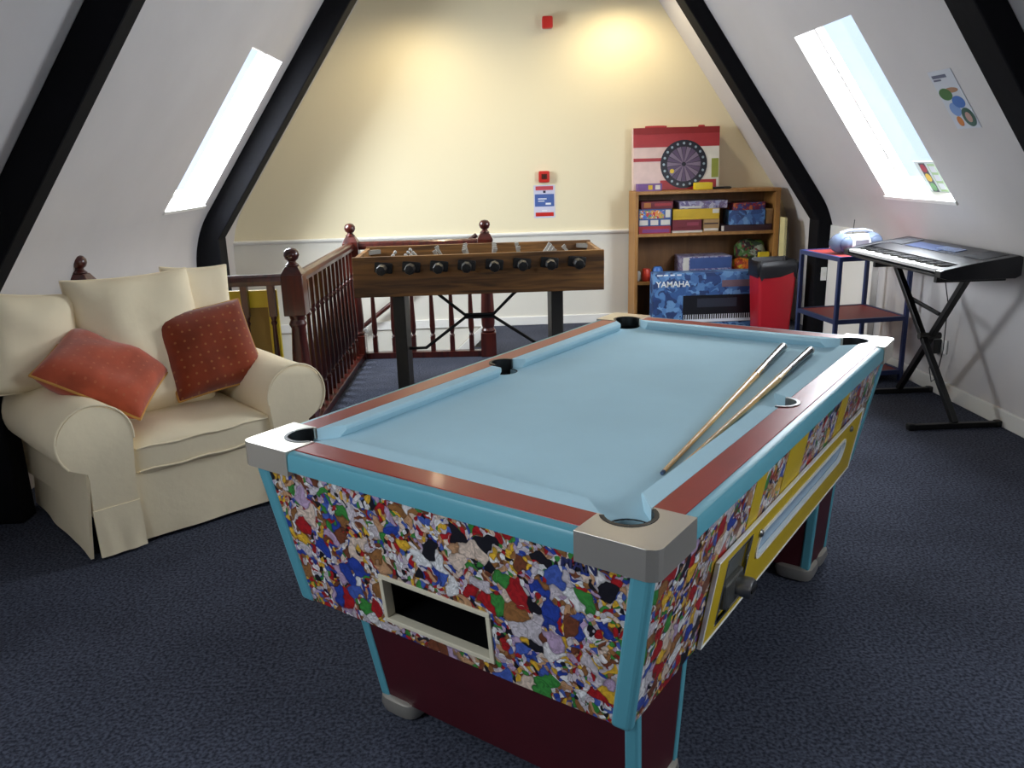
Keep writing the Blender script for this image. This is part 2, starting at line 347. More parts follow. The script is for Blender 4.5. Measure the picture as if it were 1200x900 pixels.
# skirtings, dado rail
b = MB().box(XL, XR, YB - 0.018, YB, 0, 0.085); struct(b.build('baseboard_back', 'trim_white', bevel=0.005))
struct(MB().box(XR - 0.02, XR, Y0, 6.726, 0, 0.10).build('baseboard_right', 'trim_white', bevel=0.006))
struct(MB().box(XL, XL + 0.018, Y0, 3.5, 0, 0.10).build('baseboard_left', 'trim_white', bevel=0.005))
struct(MB().prism_x([(YB, 0.852), (YB - 0.012, 0.855), (YB - 0.026, 0.872), (YB - 0.026, 0.884), (YB, 0.892)], XL + 0.0, 2.93).build('trim_1', 'trim_white'))
struct(MB().box(XR - 0.05, XR, 5.93, 6.72, 0, 0.96).build('trim_2', 'trim_white', bevel=0.004))
# stairwell
sw = MB(); sw.box(-1.125, -1.065, 4.72, 6.54, -1.3, -0.2); sw.box(XL, -1.125, 4.66, 4.72, -1.3, -0.2); sw.box(-1.125, .06, 6.54, 6.60, -1.3, -0.2); sw.box(.06, .1, 6.60, YB, -1.3, -.2)
struct(sw.build('wall_stairwell', 'trim_white'))
struct(MB().box(XL, 0.06, 4.7, YB, -1.35, -1.28).build('floor_landing', 'carpet'))
st = MB()
for i in range(6): st.box(0.055 - 0.2 * (i + 1), 0.055 - 0.2 * i, 6.62, 7.70, -1.28, -0.19 * (i + 1))
struct(st.build('stairs', 'carpet'))
struct(MB().prism_y([(.05, -.02), (.05, .085), (-1.15, -1.0), (-1.15, -1.25)], 7.72, 7.755).build('trim_3', 'trim_white'))
hr = thing('stair_handrail', 'brown wooden handrail sloping down the back wall inside the stairwell', 'handrail', (-1.3, 7.69, -.04))
MB().path([(-.2, 0, -.15), (0, 0, 0), (.55, 0, .41), (1.25, 0, .93)], .022, 12).build('rail', 'rosewood', hr, smooth=True)
for q in (.15, 1.0):
    MB().lathe([(.03, 0), (.03, .012), (.012, .016), (.012, .05)], n=14).xf(Matrix.Translation((q, .07, q * .745 - .06)) @ Matrix.Rotation(radians(90), 4, 'X')).build('bracket', 'white', hr, smooth=True)

# ------------------------------------------------------------------ balustrade
bal = thing('balustrade', 'dark red stained wooden balustrade around the stairwell behind the sofa', 'railing', (0, 0, 0))
def newel(x, y, z0=0.0, top=1.1):
    k = top / 1.1; q = 0.062
    m = MB()
    m.box(x - q, x + q, y - q, y + q, z0, 0.20 * k)
    m.lathe([(.05, .20), (.06, .215), (.045, .235), (.054, .26), (.057, .33), (.05, .50), (.04, .64), (.052, .665), (.04, .69), (.05, .72)], (x, y, 0), 18)
    m.box(x - q, x + q, y - q, y + q, .72, .955)
    m.hexa([(x - q, y - q, .955), (x + q, y - q, .955), (x + q, y + q, .955), (x - q, y + q, .955)], [(x - .035, y - .035, 1.0), (x + .035, y - .035, 1.0), (x + .035, y + .035, 1.0), (x - .035, y + .035, 1.0)])
    m.lathe([(.035, 1.0), (.04, 1.006), (.026, 1.018), (.02, 1.028), (.036, 1.04), (.044, 1.06), (.042, 1.08), (.028, 1.097), (.006, 1.103)], (x, y, 0), 18)
    m.build('newel_post', 'rosewood', bal, smooth=True, bevel=0.004)
NA, NB_, NC, ND = (-1.09, 4.69), (-1.05, 6.59), (0.022, 6.53), (-2.27, 4.66)
newel(*NA); newel(*NB_); newel(*NC); newel(*ND)
def baluster_mesh():
    m = MB(); q = 0.019
    m.box(-q, q, -q, q, .05, .17)
    m.lathe([(.018, .17), (.022, .18), (.014, .195), (.02, .215), (.0235, .26), (.021, .34), (.015, .52), (.012, .66), (.019, .675), (.012, .69), (.018, .705), (.018, .715)], n=12)
    m.box(-q, q, -q, q, .715, .90)
    return m
proto_b = None
def run(p, q, nb, base_w=0.07, base_h=0.05):
    global proto_b
    a = Vector((p[0], p[1], 0)); c = Vector((q[0], q[1], 0)); d = (c - a); L = d.length; d.normalize(); n = Vector((-d.y, d.x, 0))
    def sweep(prof, name, t0=.06, t1=None):
        t1 = L - .06 if t1 is None else t1
        MB().loft([[tuple(a + d * t + n * u + Vector((0, 0, z))) for u, z in prof] for t in (t0, t1)]).build(name, 'rosewood', bal, bevel=.004)
    sweep([(-.032, .895), (.032, .895), (.036, .92), (.03, .945), (.012, .957), (-.012, .957), (-.03, .945), (-.036, .92)], 'handrail')
    sweep([(-base_w / 2, .0), (base_w / 2, .0), (base_w / 2, base_h), (-base_w / 2, base_h)], 'base_rail')
    for i in range(nb):
        t = .06 + (L - .12) * (i + .5) / nb if True else 0
        pos = a + d * t
        if proto_b is None:
            proto_b = baluster_mesh().build('baluster', 'rosewood', bal, smooth=True); o = proto_b
        else: o = copy_part(proto_b, bal)
        o.location = pos; o.rotation_euler = (0, 0, atan2(d.y, d.x))
run(NA, NB_, 13, base_w=.1); run(NB_, NC, 6); run(ND, NA, 7)
yb = thing('framed_board', 'yellow framed board leaning behind the balusters beside the sofa', 'board', (-1.37, 4.745, 0.26), radians(0))
MB().box(-.155, .155, 0, .012, .0, .59).build('backing_board', mat('tan_board', (140, 112, 52), .7), yb)
fr = MB()
for (x0, x1, z0, z1) in ((-.16, -.115, 0, .6), (.105, .16, 0, .6), (-.115, .105, 0, .05), (-.115, .105, .5, .6)): fr.box(x0, x1, -.012, .016, z0, z1)
fr.build('frame', mat('mustard_frame', (206, 180, 40), .5), yb)

# ------------------------------------------------------------------ pool table (x along the length from the near end, y from the right side to the left)
TH = radians(52.527); TL, TW = 2.13, 1.229
pt = thing('pool_table', 'large pool table with pale blue cloth and colourful printed cabinet', 'pool table', (0.3041, 1.3606, 0), TH)
T_ = lambda z: (0.77 - z) / 0.41
fx = lambda z: .022 + .043 * T_(z)
bx_ = lambda z: TL - .022 - .14 * T_(z)
ry = lambda z: .022 + .066 * T_(z)
ly = lambda z: TW - .022 - .085 * T_(z)
ZB, ZC = .36, .775
def quadslab(m, pts, d):   # four points and an offset
    q = [(p[0] + d[0], p[1] + d[1], p[2] + d[2]) for p in pts]; m.hexa(pts, q)
# front panel with the ball return opening
m = MB(); hy0, hy1, hz0, hz1 = .444, .785, .402, .53
def fp(y, z): return (fx(z), y, z)
def lerp_y(t, z): return ry(z) + (ly(z) - ry(z)) * t
for (a, b_, z0, z1) in (('r', 'l', hz1, ZC), ('r', 'l', ZB, hz0), ('r', hy0, hz0, hz1), (hy1, 'l', hz0, hz1)):
    g = lambda v, z: ry(z) if v == 'r' else ly(z) if v == 'l' else v
    quadslab(m, [fp(g(a, z0), z0), fp(g(b_, z0), z0), fp(g(b_, z1), z1), fp(g(a, z1), z1)], (.02, 0, 0))
m.build('end_panel', 'collage', pt)
m = MB(); quadslab(m, [(fx(ZB), ry(ZB), ZB), (bx_(ZB), ry(ZB), ZB), (bx_(ZC), ry(ZC), ZC), (fx(ZC), ry(ZC), ZC)], (0, .02, 0)); m.build('side_panel', 'collage', pt)
m = MB(); quadslab(m, [(fx(ZB), ly(ZB), ZB), (bx_(ZB), ly(ZB), ZB), (bx_(ZC), ly(ZC), ZC), (fx(ZC), ly(ZC), ZC)], (0, -.02, 0)); m.build('side_panel', 'collage', pt)
m = MB(); quadslab(m, [(bx_(ZB), ry(ZB), ZB), (bx_(ZB), ly(ZB), ZB), (bx_(ZC), ly(ZC), ZC), (bx_(ZC), ry(ZC), ZC)], (-.02, 0, 0)); m.build('end_panel', 'collage', pt)
MB().box(fx(ZB) + .02, bx_(ZB) - .02, ry(ZB) + .02, ly(ZB) - .02, ZB + .002, ZB + .02).build('underside', 'maroon', pt)
# ball return frame and tray
m = MB(); e = .011
def ring(y0, y1, z0, z1, e, o0, o1):
    for (a, b_, c, d) in ((y0 - e, y1 + e, z1, z1 + e), (y0 - e, y1 + e, z0 - e, z0), (y0 - e, y0, z0, z1), (y1, y1 + e, z0, z1)):
        quadslab(m, [(fx(c) - o0, a, c), (fx(c) - o0, b_, c), (fx(d) - o0, b_, d), (fx(d) - o0, a, d)], (o1, 0, 0))
ring(hy0 + .006, hy1 - .006, hz0 + .006, hz1 - .006, .013, .005, .03); m.build('ball_return_frame', mat('ivory_plastic', (216, 208, 184), .35), pt, bevel=.002)
m = MB(); x0, x1 = .062, .30
m.box(x0, x1, hy0, hy1, hz0 - .012, hz0); m.box(x0, x1, hy0, hy1, hz1, hz1 + .01); m.box(x1, x1 + .01, hy0, hy1, hz0, hz1); m.box(x0, x1, hy0 - .01, hy0, hz0, hz1); m.box(x0, x1, hy1, hy1 + .01, hz0, hz1)
m.build('ball_return_tray', 'black', pt)
# corner strips
for (X, Y) in ((fx, ry), (fx, ly), (bx_, ry), (bx_, ly)):
    sx = 1 if X is fx else -1; sy = 1 if Y is ry else -1
    def rg(z):
        a, b_ = X(z) - sx * .006, Y(z) - sy * .006; w1, w2 = (.03, .05) if X is fx else (.05, .03)
        pts = [(a, b_), (a + sx * w1, b_), (a + sx * w1, b_ + sy * w2), (a, b_ + sy * w2)]
        return [(p[0], p[1], z) for p in pts]
    MB().loft([rg(ZB - .006), rg(ZC - .005)]).build('corner_strip', 'teal', pt, bevel=.012, seg=3)
# teal edge trims
cap = .182
zt = .828
prof = [(.0, .778), (.0, .815), (.004, .824), (.012, zt), (.028, zt), (.03, .778)]
def sweep_x(y_of, x0, x1, name, mt): MB().loft([[(x, y_of(u), z) for u, z in prof] for x in (x0, x1)]).build(name, mt, pt, smooth=True, ang=30)
sweep_x(lambda u: u, cap, TL - cap, 'edge_trim', 'teal'); sweep_x(lambda u: TW - u, cap, TL - cap, 'edge_trim', 'teal')
for s in (0, 1):
    MB().loft([[((u if s == 0 else TL - u), y, z) for u, z in prof] for y in (cap, TW - cap)]).build('edge_trim', 'teal', pt, smooth=True, ang=30)
# red rail tops
MX = TL / 2; RI = .098
for s in (0, 1):
    Y = (lambda v: v) if s == 0 else (lambda v: TW - v)
    pts = [(cap, .026), (TL - cap, .026), (TL - cap, RI), (MX + .056, RI)] + [(MX + .055 * cos(radians(t)), .108 - .055 * sin(radians(t))) for t in range(12, 169, 12)] + [(MX - .056, RI), (cap, RI)]
    MB().prism([(x, Y(y)) for x, y in pts], .80, .830).build('rail_top', 'red_lacquer', pt, bevel=.002)
    X = (lambda v: v) if s == 0 else (lambda v: TL - v)
    MB().prism([(X(x), y) for x, y in ((.026, cap), (RI, cap), (RI, TW - cap), (.026, TW - cap))], .80, .830).build('rail_top', 'red_lacquer', pt, bevel=.002)
# cushions: back line, nose line, tapered mouths
def cush(pts_back, pts_nose):
    # back two points, nose two points in plan; profile: top slopes to the nose, undercut face
    (b0, b1), (n0, n1) = pts_back, pts_nose
    def mid(p, q, t): return (p[0] + (q[0] - p[0]) * t, p[1] + (q[1] - p[1]) * t)
    def ringp(b_, n_):
        i = mid(b_, n_, .93); u = mid(b_, n_, .72)
        return [(b_[0], b_[1], .797), (b_[0], b_[1], .830), (i[0], i[1], .833), (n_[0], n_[1], .829), (n_[0], n_[1], .819), (u[0], u[1], .797)]
    rings = [ringp(mid(b0, b1, t), mid(n0, n1, t)) for t in (0, .03, .5, .97, 1)]
    MB().loft(rings).build('cushion', 'cloth', pt, smooth=True, ang=25)
ND_ = .152
for s in (0, 1):
    Y = (lambda v: v) if s == 0 else (lambda v: TW - v)
    for (a0, a1, t0, t1) in ((cap - .005, MX - .058, .062, .018), (MX + .058, TL - cap + .005, .018, .062)):
        cush(((a0, Y(RI)), (a1, Y(RI))), ((a0 + t0, Y(ND_)), (a1 - t1, Y(ND_))))
    X = (lambda v: v) if s == 0 else (lambda v: TL - v)
    cush(((X(RI), cap - .005), (X(RI), TW - cap + .005)), ((X(ND_), cap + .057), (X(ND_), TW - cap - .057)))
# playing cloth with the pocket cut-outs
PC = .122; PR = .056
pts = [(.09, PC + .05)]
def corner(cx, cy, a0): return arc(cx, cy, PR, a0, a0 + 270 - 360, 14) if False else arc(cx, cy, PR, a0, a0 - 180, 12)
out = []
out += arc(PC, PC, PR, 135, -45, 12)                                        # near right pocket (bulges into the cloth)
out += [(MX - .056, .09)] + arc(MX, .108, .05, 180, 0, 10)
out += arc(TL - PC, PC, PR, 225, 45, 12)
out += arc(TL - PC, TW - PC, PR, 315, 135, 12)
out += arc(MX, TW - .108, .05, 0, -180, 10)
out += arc(PC, TW - PC, PR, 45, -135, 12)
MB().prism(out, .775, .797).build('playing_cloth', 'cloth', pt)
# pockets
for (cx, cy, mid_) in ((PC, PC, 0), (PC, TW - PC, 0), (TL - PC, PC, 0), (TL - PC, TW - PC, 0), (MX, .108, 1), (MX, TW - .108, 1)):
    m = MB(); r0 = PR if not mid_ else .049
    n = 22
    m.loft([[(cx + r * cos(2 * pi * i / n), cy + r * sin(2 * pi * i / n), z) for i in range(n)] for r, z in ((r0 + .002, .796), (r0 - .003, .796), (r0 - .008, .70), (.001, .695))], cap=False)
    m.build('pocket', 'black_matte', pt, smooth=True)
    # the cloth folds down over the table side of the hole
    bt = math.degrees(atan2(TW / 2 - cy, (TL / 2 - cx) if not mid_ else 0)); aa = arc(cx, cy, 1, bt - 95, bt + 95, 14)
    MB().loft([[(cx + (x - cx) * k, cy + (y - cy) * k, z) for k, z in ((r0 + .002, .796), (r0 - .004, .794), (r0 - .006, .745), (r0 - .002, .745))] for x, y in aa]).build('pocket_cloth', 'cloth', pt, smooth=True)
    # raised liner on the outer side of the hole
    if mid_:
        a0, a1 = (180, 360) if cy < TW / 2 else (0, 180)
    else:
        base = degrees = math.degrees(atan2((0 if cy < TW / 2 else TW) - cy, (0 if cx < TL / 2 else TL) - cx)); a0, a1 = base - 100, base + 100
    ii = 16
    ringo = arc(cx, cy, r0 + .006, a0, a1, ii); ringi = arc(cx, cy, r0 - .004, a0, a1, ii)
    MB().loft([[(a[0], a[1], .79), (a[0], a[1], .833), (b_[0], b_[1], .833), (b_[0], b_[1], .79)] for a, b_ in zip(ringo, ringi)]).build('pocket_liner', 'black' if not (mid_ and cy < TW / 2) else 'steel', pt, smooth=True)
# corner caps
for (sx, sy) in ((0, 0), (0, 1), (1, 0), (1, 1)):
    X = (lambda v: v) if sx == 0 else (lambda v: TL - v); Y = (lambda v: v) if sy == 0 else (lambda v: TW - v)
    rr = PR + .006; C = cap - .001
    plate = [(.022, -.003), (C, -.003), (C, .094), (C - .012, .094)]
    a_s = -math.degrees(math.acos(min(1, (C - .012 - PC) / rr)))
    a0 = -28; plate += [(PC + rr * cos(radians(a0 - (360 - 28 - 90 + a0 + 28) * 0)), PC + rr * sin(radians(a0)))]
    plate += arc(PC, PC, rr, -35, -235, 16)
    plate += [(.094, C - .012), (.094, C), (-.003, C), (-.003, .022), (.004, .006), (.010, .001)]
    m = MB().prism([(X(x), Y(y)) for x, y in plate], .800, .832)
    # skirt of the cap
    sk = [(.022, -.003), (C, -.003), (C, .012), (.026, .012), (.012, .026), (.012, C), (-.003, C), (-.003, .022), (.004, .006), (.010, .001)]
    m.prism([(X(x), Y(y)) for x, y in sk], .764, .801)
    m.build('corner_cap', 'cap_chrome', pt, bevel=.003)
# yellow stripes and the coin panel on the right side
def rs(x, z, o=0.0): return (x, ry(z) - o, z)
for (a0, a1) in ((.615, .70), (.885, 1.07), (1.45, 1.55)):
    m = MB(); quadslab(m, [rs(a0, ZB + .004, .0015), rs(a1, ZB + .004, .0015), rs(a1 + .02, .765, .0015), rs(a0 + .02, .765, .0015)], (0, .002, 0)); m.build('painted_stripe', 'yellow', pt)
cy0, cy1, cz0, cz1 = .425, 1.86, .368, .605
cp = MB()
holes = [(.50, .665, .395, .578), (.745, 1.665, .468, .548)]
xs = sorted({cy0, cy1, .50, .665, .745, 1.665}); zs = sorted({cz0, cz1, .395, .578, .468, .548})
for i in range(len(xs) - 1):
    for j in range(len(zs) - 1):
        xc, zc = (xs[i] + xs[i + 1]) / 2, (zs[j] + zs[j + 1]) / 2
        if any(h[0] < xc < h[1] and h[2] < zc < h[3] for h in holes): continue
        quadslab(cp, [rs(xs[i], zs[j], .012), rs(xs[i + 1], zs[j], .012), rs(xs[i + 1], zs[j + 1], .012), rs(xs[i], zs[j + 1], .012)], (0, .014, 0))
cpo = cp.build('coin_panel', 'yellow', pt)
def rim(x0, x1, z0, z1, e, name, mt):
    m = MB()
    for (a, b_, c, d) in ((x0 - e, x1 + e, z1, z1 + e), (x0 - e, x1 + e, z0 - e, z0), (x0 - e, x0, z0, z1), (x1, x1 + e, z0, z1)):
        quadslab(m, [rs(a, c, .015), rs(b_, c, .015), rs(b_, d, .015), rs(a, d, .015)], (0, .012, 0))
    return m.build(name, mt, cpo, bevel=.002)
rim(cy0, cy1, cz0, cz1, .006, 'panel_border', 'white'); rim(*holes[0], .006, 'recess_border', 'chrome'); 
# rounded viewing slot
def slot_outline(e): 
    x0, x1, z0, z1 = holes[1][0] - e, holes[1][1] + e, holes[1][2] - e, holes[1][3] + e; r = (z1 - z0) / 2
    return arc(x0 + r, (z0 + z1) / 2, r, 90, 270, 10) + arc(x1 - r, (z0 + z1) / 2, r, -90, 90, 10)
so, si = slot_outline(.008), slot_outline(-.004)
m = MB(); rings = [[rs(a[0], a[1], .0155), rs(b_[0], b_[1], .0155), rs(b_[0], b_[1], .004), rs(a[0], a[1], .004)] for a, b_ in zip(so, si)]; rings.append(rings[0]); m.loft(rings, cap=False); m.build('slot_border', 'white', cpo)
m = MB(); quadslab(m, [rs(.74, .46, .003), rs(1.67, .46, .003), rs(1.67, .555, .003), rs(.74, .555, .003)], (0, .003, 0)); m.build('viewing_window', 'acrylic', cpo)
m = MB()
for (x, z, r) in ((.742, .555, .012), (1.70, .575, .012)):
    m.lathe([(r, 0), (r, .004), (r * .6, .009), (.001, .010)], n=14).xf(Matrix.Translation(rs(x, z, .012)) @ Matrix.Rotation(radians(90), 4, 'X')).build('panel_bolt', 'steel', cpo, smooth=True); m = MB()
m = MB(); quadslab(m, [rs(.49, .385, .002), rs(.675, .385, .002), rs(.675, .585, .002), rs(.49, .585, .002)], (0, .003, 0)); m.build('recess_back', mat('dark_mirror_steel', (120, 122, 118), .3, .5), cpo)
cm = MB().box(.52, .645, .05, .09, .425, .50); cm.build('coin_mechanism', mat('dull_steel', (120, 120, 114), .35, .8), cpo, bevel=.008)
MB().lathe([(.026, 0), (.028, .01), (.028, .05), (.024, .056), (.001, .058)], n=18).xf(Matrix.Translation((.605, .066, .462)) @ Matrix.Rotation(radians(90), 4, 'X')).build('coin_slide', 'steel', cpo, smooth=True)
MB().box(.584, .626, .0065, .010, .458, .466).build('coin_slots', 'black', cpo)
text('lettering', 'MAN', .04, mat('navy_ink', (24, 30, 84), .5), pt, (fx(.735) - .002, .185, .742), (radians(90 - 6), 0, radians(-90)))
# pedestal legs
def leg_slab(x0t, x1t, x0b, x1b):
    y0t, y1t, y0b, y1b = .105, .985, .115, .935; zt_, zb_ = .36, .052
    lg = MB().hexa([(x0b, y0b, zb_), (x1b, y0b, zb_), (x1b, y1b, zb_), (x0b, y1b, zb_)], [(x0t, y0t, zt_), (x1t, y0t, zt_), (x1t, y1t, zt_), (x0t, y1t, zt_)]).build('leg', 'maroon', pt)
    for (xt, xb, sx) in ((x0t, x0b, 1), (x1t, x1b, -1)):
        for (yt, yb_, sy) in ((y0t, y0b, 1), (y1t, y1b, -1)):
            def rg(x, y, z): return [(x - sx * .004, y - sy * .004, z), (x + sx * .022, y - sy * .004, z), (x + sx * .022, y + sy * .03, z), (x - sx * .004, y + sy * .03, z)]
            MB().loft([rg(xb, yb_, zb_), rg(xt, yt, zt_)]).build('edge_strip', 'teal', lg, bevel=.006)
            c = (xb + sx * .05, yb_ + sy * .055)
            m = MB(); n = 20
            def rr_(k, z): return [(c[0] + k * .068 * (abs(cos(t)) ** .55) * (1 if cos(t) > 0 else -1), c[1] + k * .072 * (abs(sin(t)) ** .55) * (1 if sin(t) > 0 else -1), z) for t in [2 * pi * i / n for i in range(n)]]
            m.loft([rr_(.62, 0), rr_(.9, .008), rr_(1.0, .03), rr_(.95, .052), rr_(.8, .060)]).build('foot', 'cap_chrome', lg, smooth=True)
leg_slab(.135, .41, .165, .385); leg_slab(1.58, 1.83, 1.55, 1.78)

# ------------------------------------------------------------------ pool cues on the cloth
def tl(x, y, z): return (0.3041 + x * cos(TH) - y * sin(TH), 1.3606 + x * sin(TH) + y * cos(TH), z)
def cue(tip, butt, label):
    a, b_ = Vector(tl(*tip)), Vector(tl(*butt)); d = b_ - a; L = d.length
    o = thing('pool_cue', label, 'cue', a); o['group'] = 'cues lying on the blue cloth'
    o.rotation_euler = d.to_track_quat('X', 'Z').to_euler()
    MB().path([(.012, 0, 0), (L * .45, 0, 0), (L * .68, 0, 0)], [.0055, .0085, .0115], 14).build('shaft', 'maple', o, smooth=True)
    MB().path([(0, 0, 0), (.012, 0, 0)], [.005, .0055], 12).build('tip', mat('blue_chalked_tip', (70, 90, 120), .8), o, smooth=True)
    bt = MB().path([(L * .675, 0, 0), (L * .85, 0, 0), (L - .022, 0, 0)], [.0117, .0136, .0148], 16).build('butt', 'cue_dark', o, smooth=True)
    # splice points of pale wood running into the butt
    for i in range(4):
        t = pi / 4 + i * pi / 2; m = MB(); r = []
        for s, wd in ((L * .672, .55), (L * .72, .35), (L * .775, .03)):
            rad = .0117 + (s / L - .675) / .325 * .003 + .0004
            r.append([(s, (rad + k) * cos(t + q), (rad + k) * sin(t + q)) for k, q in ((0, -wd), (.0003, 0), (0, wd), (-.002, 0))])
        m.loft(r).build('splice', 'maple', bt)
    MB().path([(L - .022, 0, 0), (L - .005, 0, 0), (L, 0, 0)], [.0152, .0152, .012], 16).build('butt_cap', 'grey_plastic', o, smooth=True)
cue((.43, .192, .803), (1.875, .352, .8125), 'pool cue on the blue cloth lying further from the right cushion')
cue((.395, .164, .803), (1.86, .243, .8125), 'pool cue on the blue cloth lying closer to the right cushion')

# ------------------------------------------------------------------ sofa (x along the front, y towards its back)
SO = radians(41)
sf = thing('armchair', 'wide cream slipcovered armchair with rolled arms beside the balustrade', 'armchair', (-1.635, 3.075, 0), SO)
def wr(p, a=.006, s=7.0): return a * noise.noise(Vector(p) * s)
def skirt_panel(x0, x1, y, z0, z1, name, folds, seedv, thick=.012, axis='x', flare=.02):
    nx, nz = 40, 12; fr_, bk = [], []
    m = MB(); vs = []; fs = []
    for layer in (0, 1):
        for j in range(nz + 1):
            z = z0 + (z1 - z0) * j / nz; lo = 1 - j / nz
            for i in range(nx + 1):
                x = x0 + (x1 - x0) * i / nx
                off = -flare * lo + folds * lo * (sin(i / nx * 11 + seedv) * .6 + noise.noise(Vector((i / nx * 4, z * 6, seedv))) * 1.2)
                yy = y + off + layer * thick
                vs.append((x, yy, z) if axis == 'x' else (yy, x, z))
    N1 = (nx + 1) * (nz + 1)
    for j in range(nz):
        for i in range(nx):
            q = j * (nx + 1) + i; fs.append((q, q + 1, q + nx + 2, q + nx + 1)); fs.append((N1 + q + nx + 1, N1 + q + nx + 2, N1 + q + 1, N1 + q))
    for i in range(nx):
        fs.append((i + 1, i, N1 + i, N1 + i + 1)); t = nz * (nx + 1) + i; fs.append((t, t + 1, N1 + t + 1, N1 + t))
    for j in range(nz):
        a = j * (nx + 1); b_ = a + nx + 1; fs.append((a, b_, N1 + b_, N1 + a)); a += nx; b_ += nx; fs.append((b_, a, N1 + a, N1 + b_))
    return m.add(vs, fs).build(name, 'sofa', sf, smooth=True, ang=60)
MB().rbox((.53, .47, .19), (.44, .42, .13), .03, 8).build('base', 'sofa', sf, smooth=True)
skirt_panel(.205, .86, .035, .02, .315, 'front_skirt', .010, 1.3, flare=.012)
def arm(mir):
    X = (lambda v: v) if not mir else (lambda v: 1.06 - v)
    cx, cz, r = .082, .505, .148
    outl = [(.022, .20), (.026, .33), (.052, .352)]
    circ = [(cx + r * cos(radians(t)), cz + r * sin(radians(t))) for t in range(232, -20, -12)]
    pts = [(.03, .19)] + [(.035, .34), (.032, .375)] + circ[1:] + [(.218, .36), (.212, .19)]
    m = MB(); rings = []
    for y in (.012, .03, .2, .4, .6, .78, .86):
        k = .97 if y < .02 else 1.0
        ex = .018 * max(0, (y - .3))
        shr = 0 if mir else -.055 * max(0, y - .03) / .83
        rings.append([(X(cx + (x - cx) * k) + shr, y, .3 + (z - .3) * k + (ex * 2 if z > .4 else 0) + wr((x, y, z + mir), .006)) for x, z in pts])
    m.loft(rings).build('arm', 'sofa', sf, smooth=True, ang=60)
    # front facing with piping
    pp = MB().path([(X(x), .012 + wr((x, 0, z), .002), z) for x, z in pts[3:-2]], .0045, 8).build('arm_piping', 'sofa', sf, smooth=True)
    x0, x1 = sorted((X(.028), X(.212)))
    skirt_panel(x0, x1, .008, .015, .215, 'skirt_flap', .004, 3 + mir, flare=.018)
    xs_ = X(.02)
    # outer side of the cover down to the floor
    skirt_panel(.02, .87, X(.03), .012, .39, 'side_skirt', .006 if not mir else -.006, 5 + mir, thick=.012 if not mir else -.012, axis='y', flare=.035 if not mir else -.035)
arm(0); arm(1)
# back
def bk(p, q):
    z = q.z; y = q.y + .10 * (p.z + 1) / 2; x = q.x * (1 - .03 * (p.z + 1)); z += -.05 * p.x * p.x * (p.z > .5)
    return (x + wr(q, .01), y + wr(q + Vector((3, 0, 0)), .01), z)
MB().rbox((.53, .80, .45), (.505, .085, .425), .07, 14, bk).build('backrest', 'sofa', sf, smooth=True)
# seat cushion
def seat(p, q):
    pf = (1 - p.x ** 4) * (1 - p.y ** 4); return (q.x * (1 + .012 * (1 - p.z * p.z)), q.y - .014 * (1 - p.x ** 4) * (p.y < -.5), q.z + (.035 if p.z > 0 else .0) * pf * abs(p.z) + wr(q, .008, 6))
sc_ = MB().rbox((.53, .36, .372), (.318, .325, .07), .026, 16, seat).build('seat_cushion', 'sofa', sf, smooth=True)
for zz in (.425, .325):
    MB().path([(.222, .3, zz), (.222, .07, zz), (.235, .038, zz)] + [(.235 + .59 * i / 10, .028 - .012 * sin(pi * i / 10), zz + .004 * sin(i * 1.7)) for i in range(11)] + [(.838, .07, zz), (.838, .3, zz)], .005, 8).build('cushion_piping', 'sofa', sc_, smooth=True)
def pillow(w, h, t, n=18, bow=.07, px=.5, wrk=.008, seed=0.0, sag=0.0):
    vs = []; fs = []; m = MB()
    for layer in (1, -1):
        for j in range(n + 1):
            for i in range(n + 1):
                u, v = 2 * i / n - 1, 2 * j / n - 1
                u2, v2 = sin(u * pi / 2), sin(v * pi / 2)
                x = w / 2 * u2 * (1 - bow * (1 - v2 * v2) * u2 * u2); y = h / 2 * v2 * (1 - bow * (1 - u2 * u2) * v2 * v2)
                pf = max(0, (1 - u2 ** 4) * (1 - v2 ** 4)) ** px
                z = layer * (t / 2 * pf * (1 - sag * v2) + pf * wrk * 2 * noise.noise(Vector((x * 7 + seed, y * 7, layer * 3.0)))); vs.append((x, y, z))
    N1 = (n + 1) ** 2
    for j in range(n):
        for i in range(n):
            q = j * (n + 1) + i; fs.append((q, q + 1, q + n + 2, q + n + 1)); fs.append((N1 + q + n + 1, N1 + q + n + 2, N1 + q + 1, N1 + q))
    m.add(vs, fs)
    edge = [vs[i] for i in range(n + 1)] + [vs[j * (n + 1) + n] for j in range(1, n + 1)] + [vs[n * (n + 1) + i] for i in range(n - 1, -1, -1)] + [vs[j * (n + 1)] for j in range(n - 1, 0, -1)]
    bmx = bmesh.new()
    return m, edge
def weld(o):
    bm = bmesh.new(); bm.from_mesh(o.data); bmesh.ops.remove_doubles(bm, verts=bm.verts, dist=.0006); bmesh.ops.recalc_face_normals(bm, faces=bm.faces)
    for f_ in bm.faces: f_.smooth = True
    for e_ in bm.edges: e_.smooth = True
    bm.to_mesh(o.data); bm.free(); return o
def chair_mat(nrm, spin):   # a frame in the armchair's own axes: facing nrm, spun in its own plane
    n = Vector(nrm).normalized(); xa = Vector((0, 0, 1)).cross(n).normalized(); ya = n.cross(xa)
    return Matrix((xa, ya, n)).transposed() @ Matrix.Rotation(radians(spin), 3, 'Z')
def back_cushion(c, w, h, t, nrm, spin, seed=0.0, sag=.25):
    m, edge = pillow(w, h, t, bow=.045, px=.42, wrk=.02, seed=seed, sag=sag)
    mt = Matrix.Translation(c) @ chair_mat(nrm, spin).to_4x4()
    m.xf(mt); o = weld(m.build('back_cushion', 'sofa', sf, smooth=True))
    MB().path([tuple(mt @ Vector(p)) for p in edge], .005, 8, closed=True).build('cushion_piping', 'sofa', o, smooth=True)
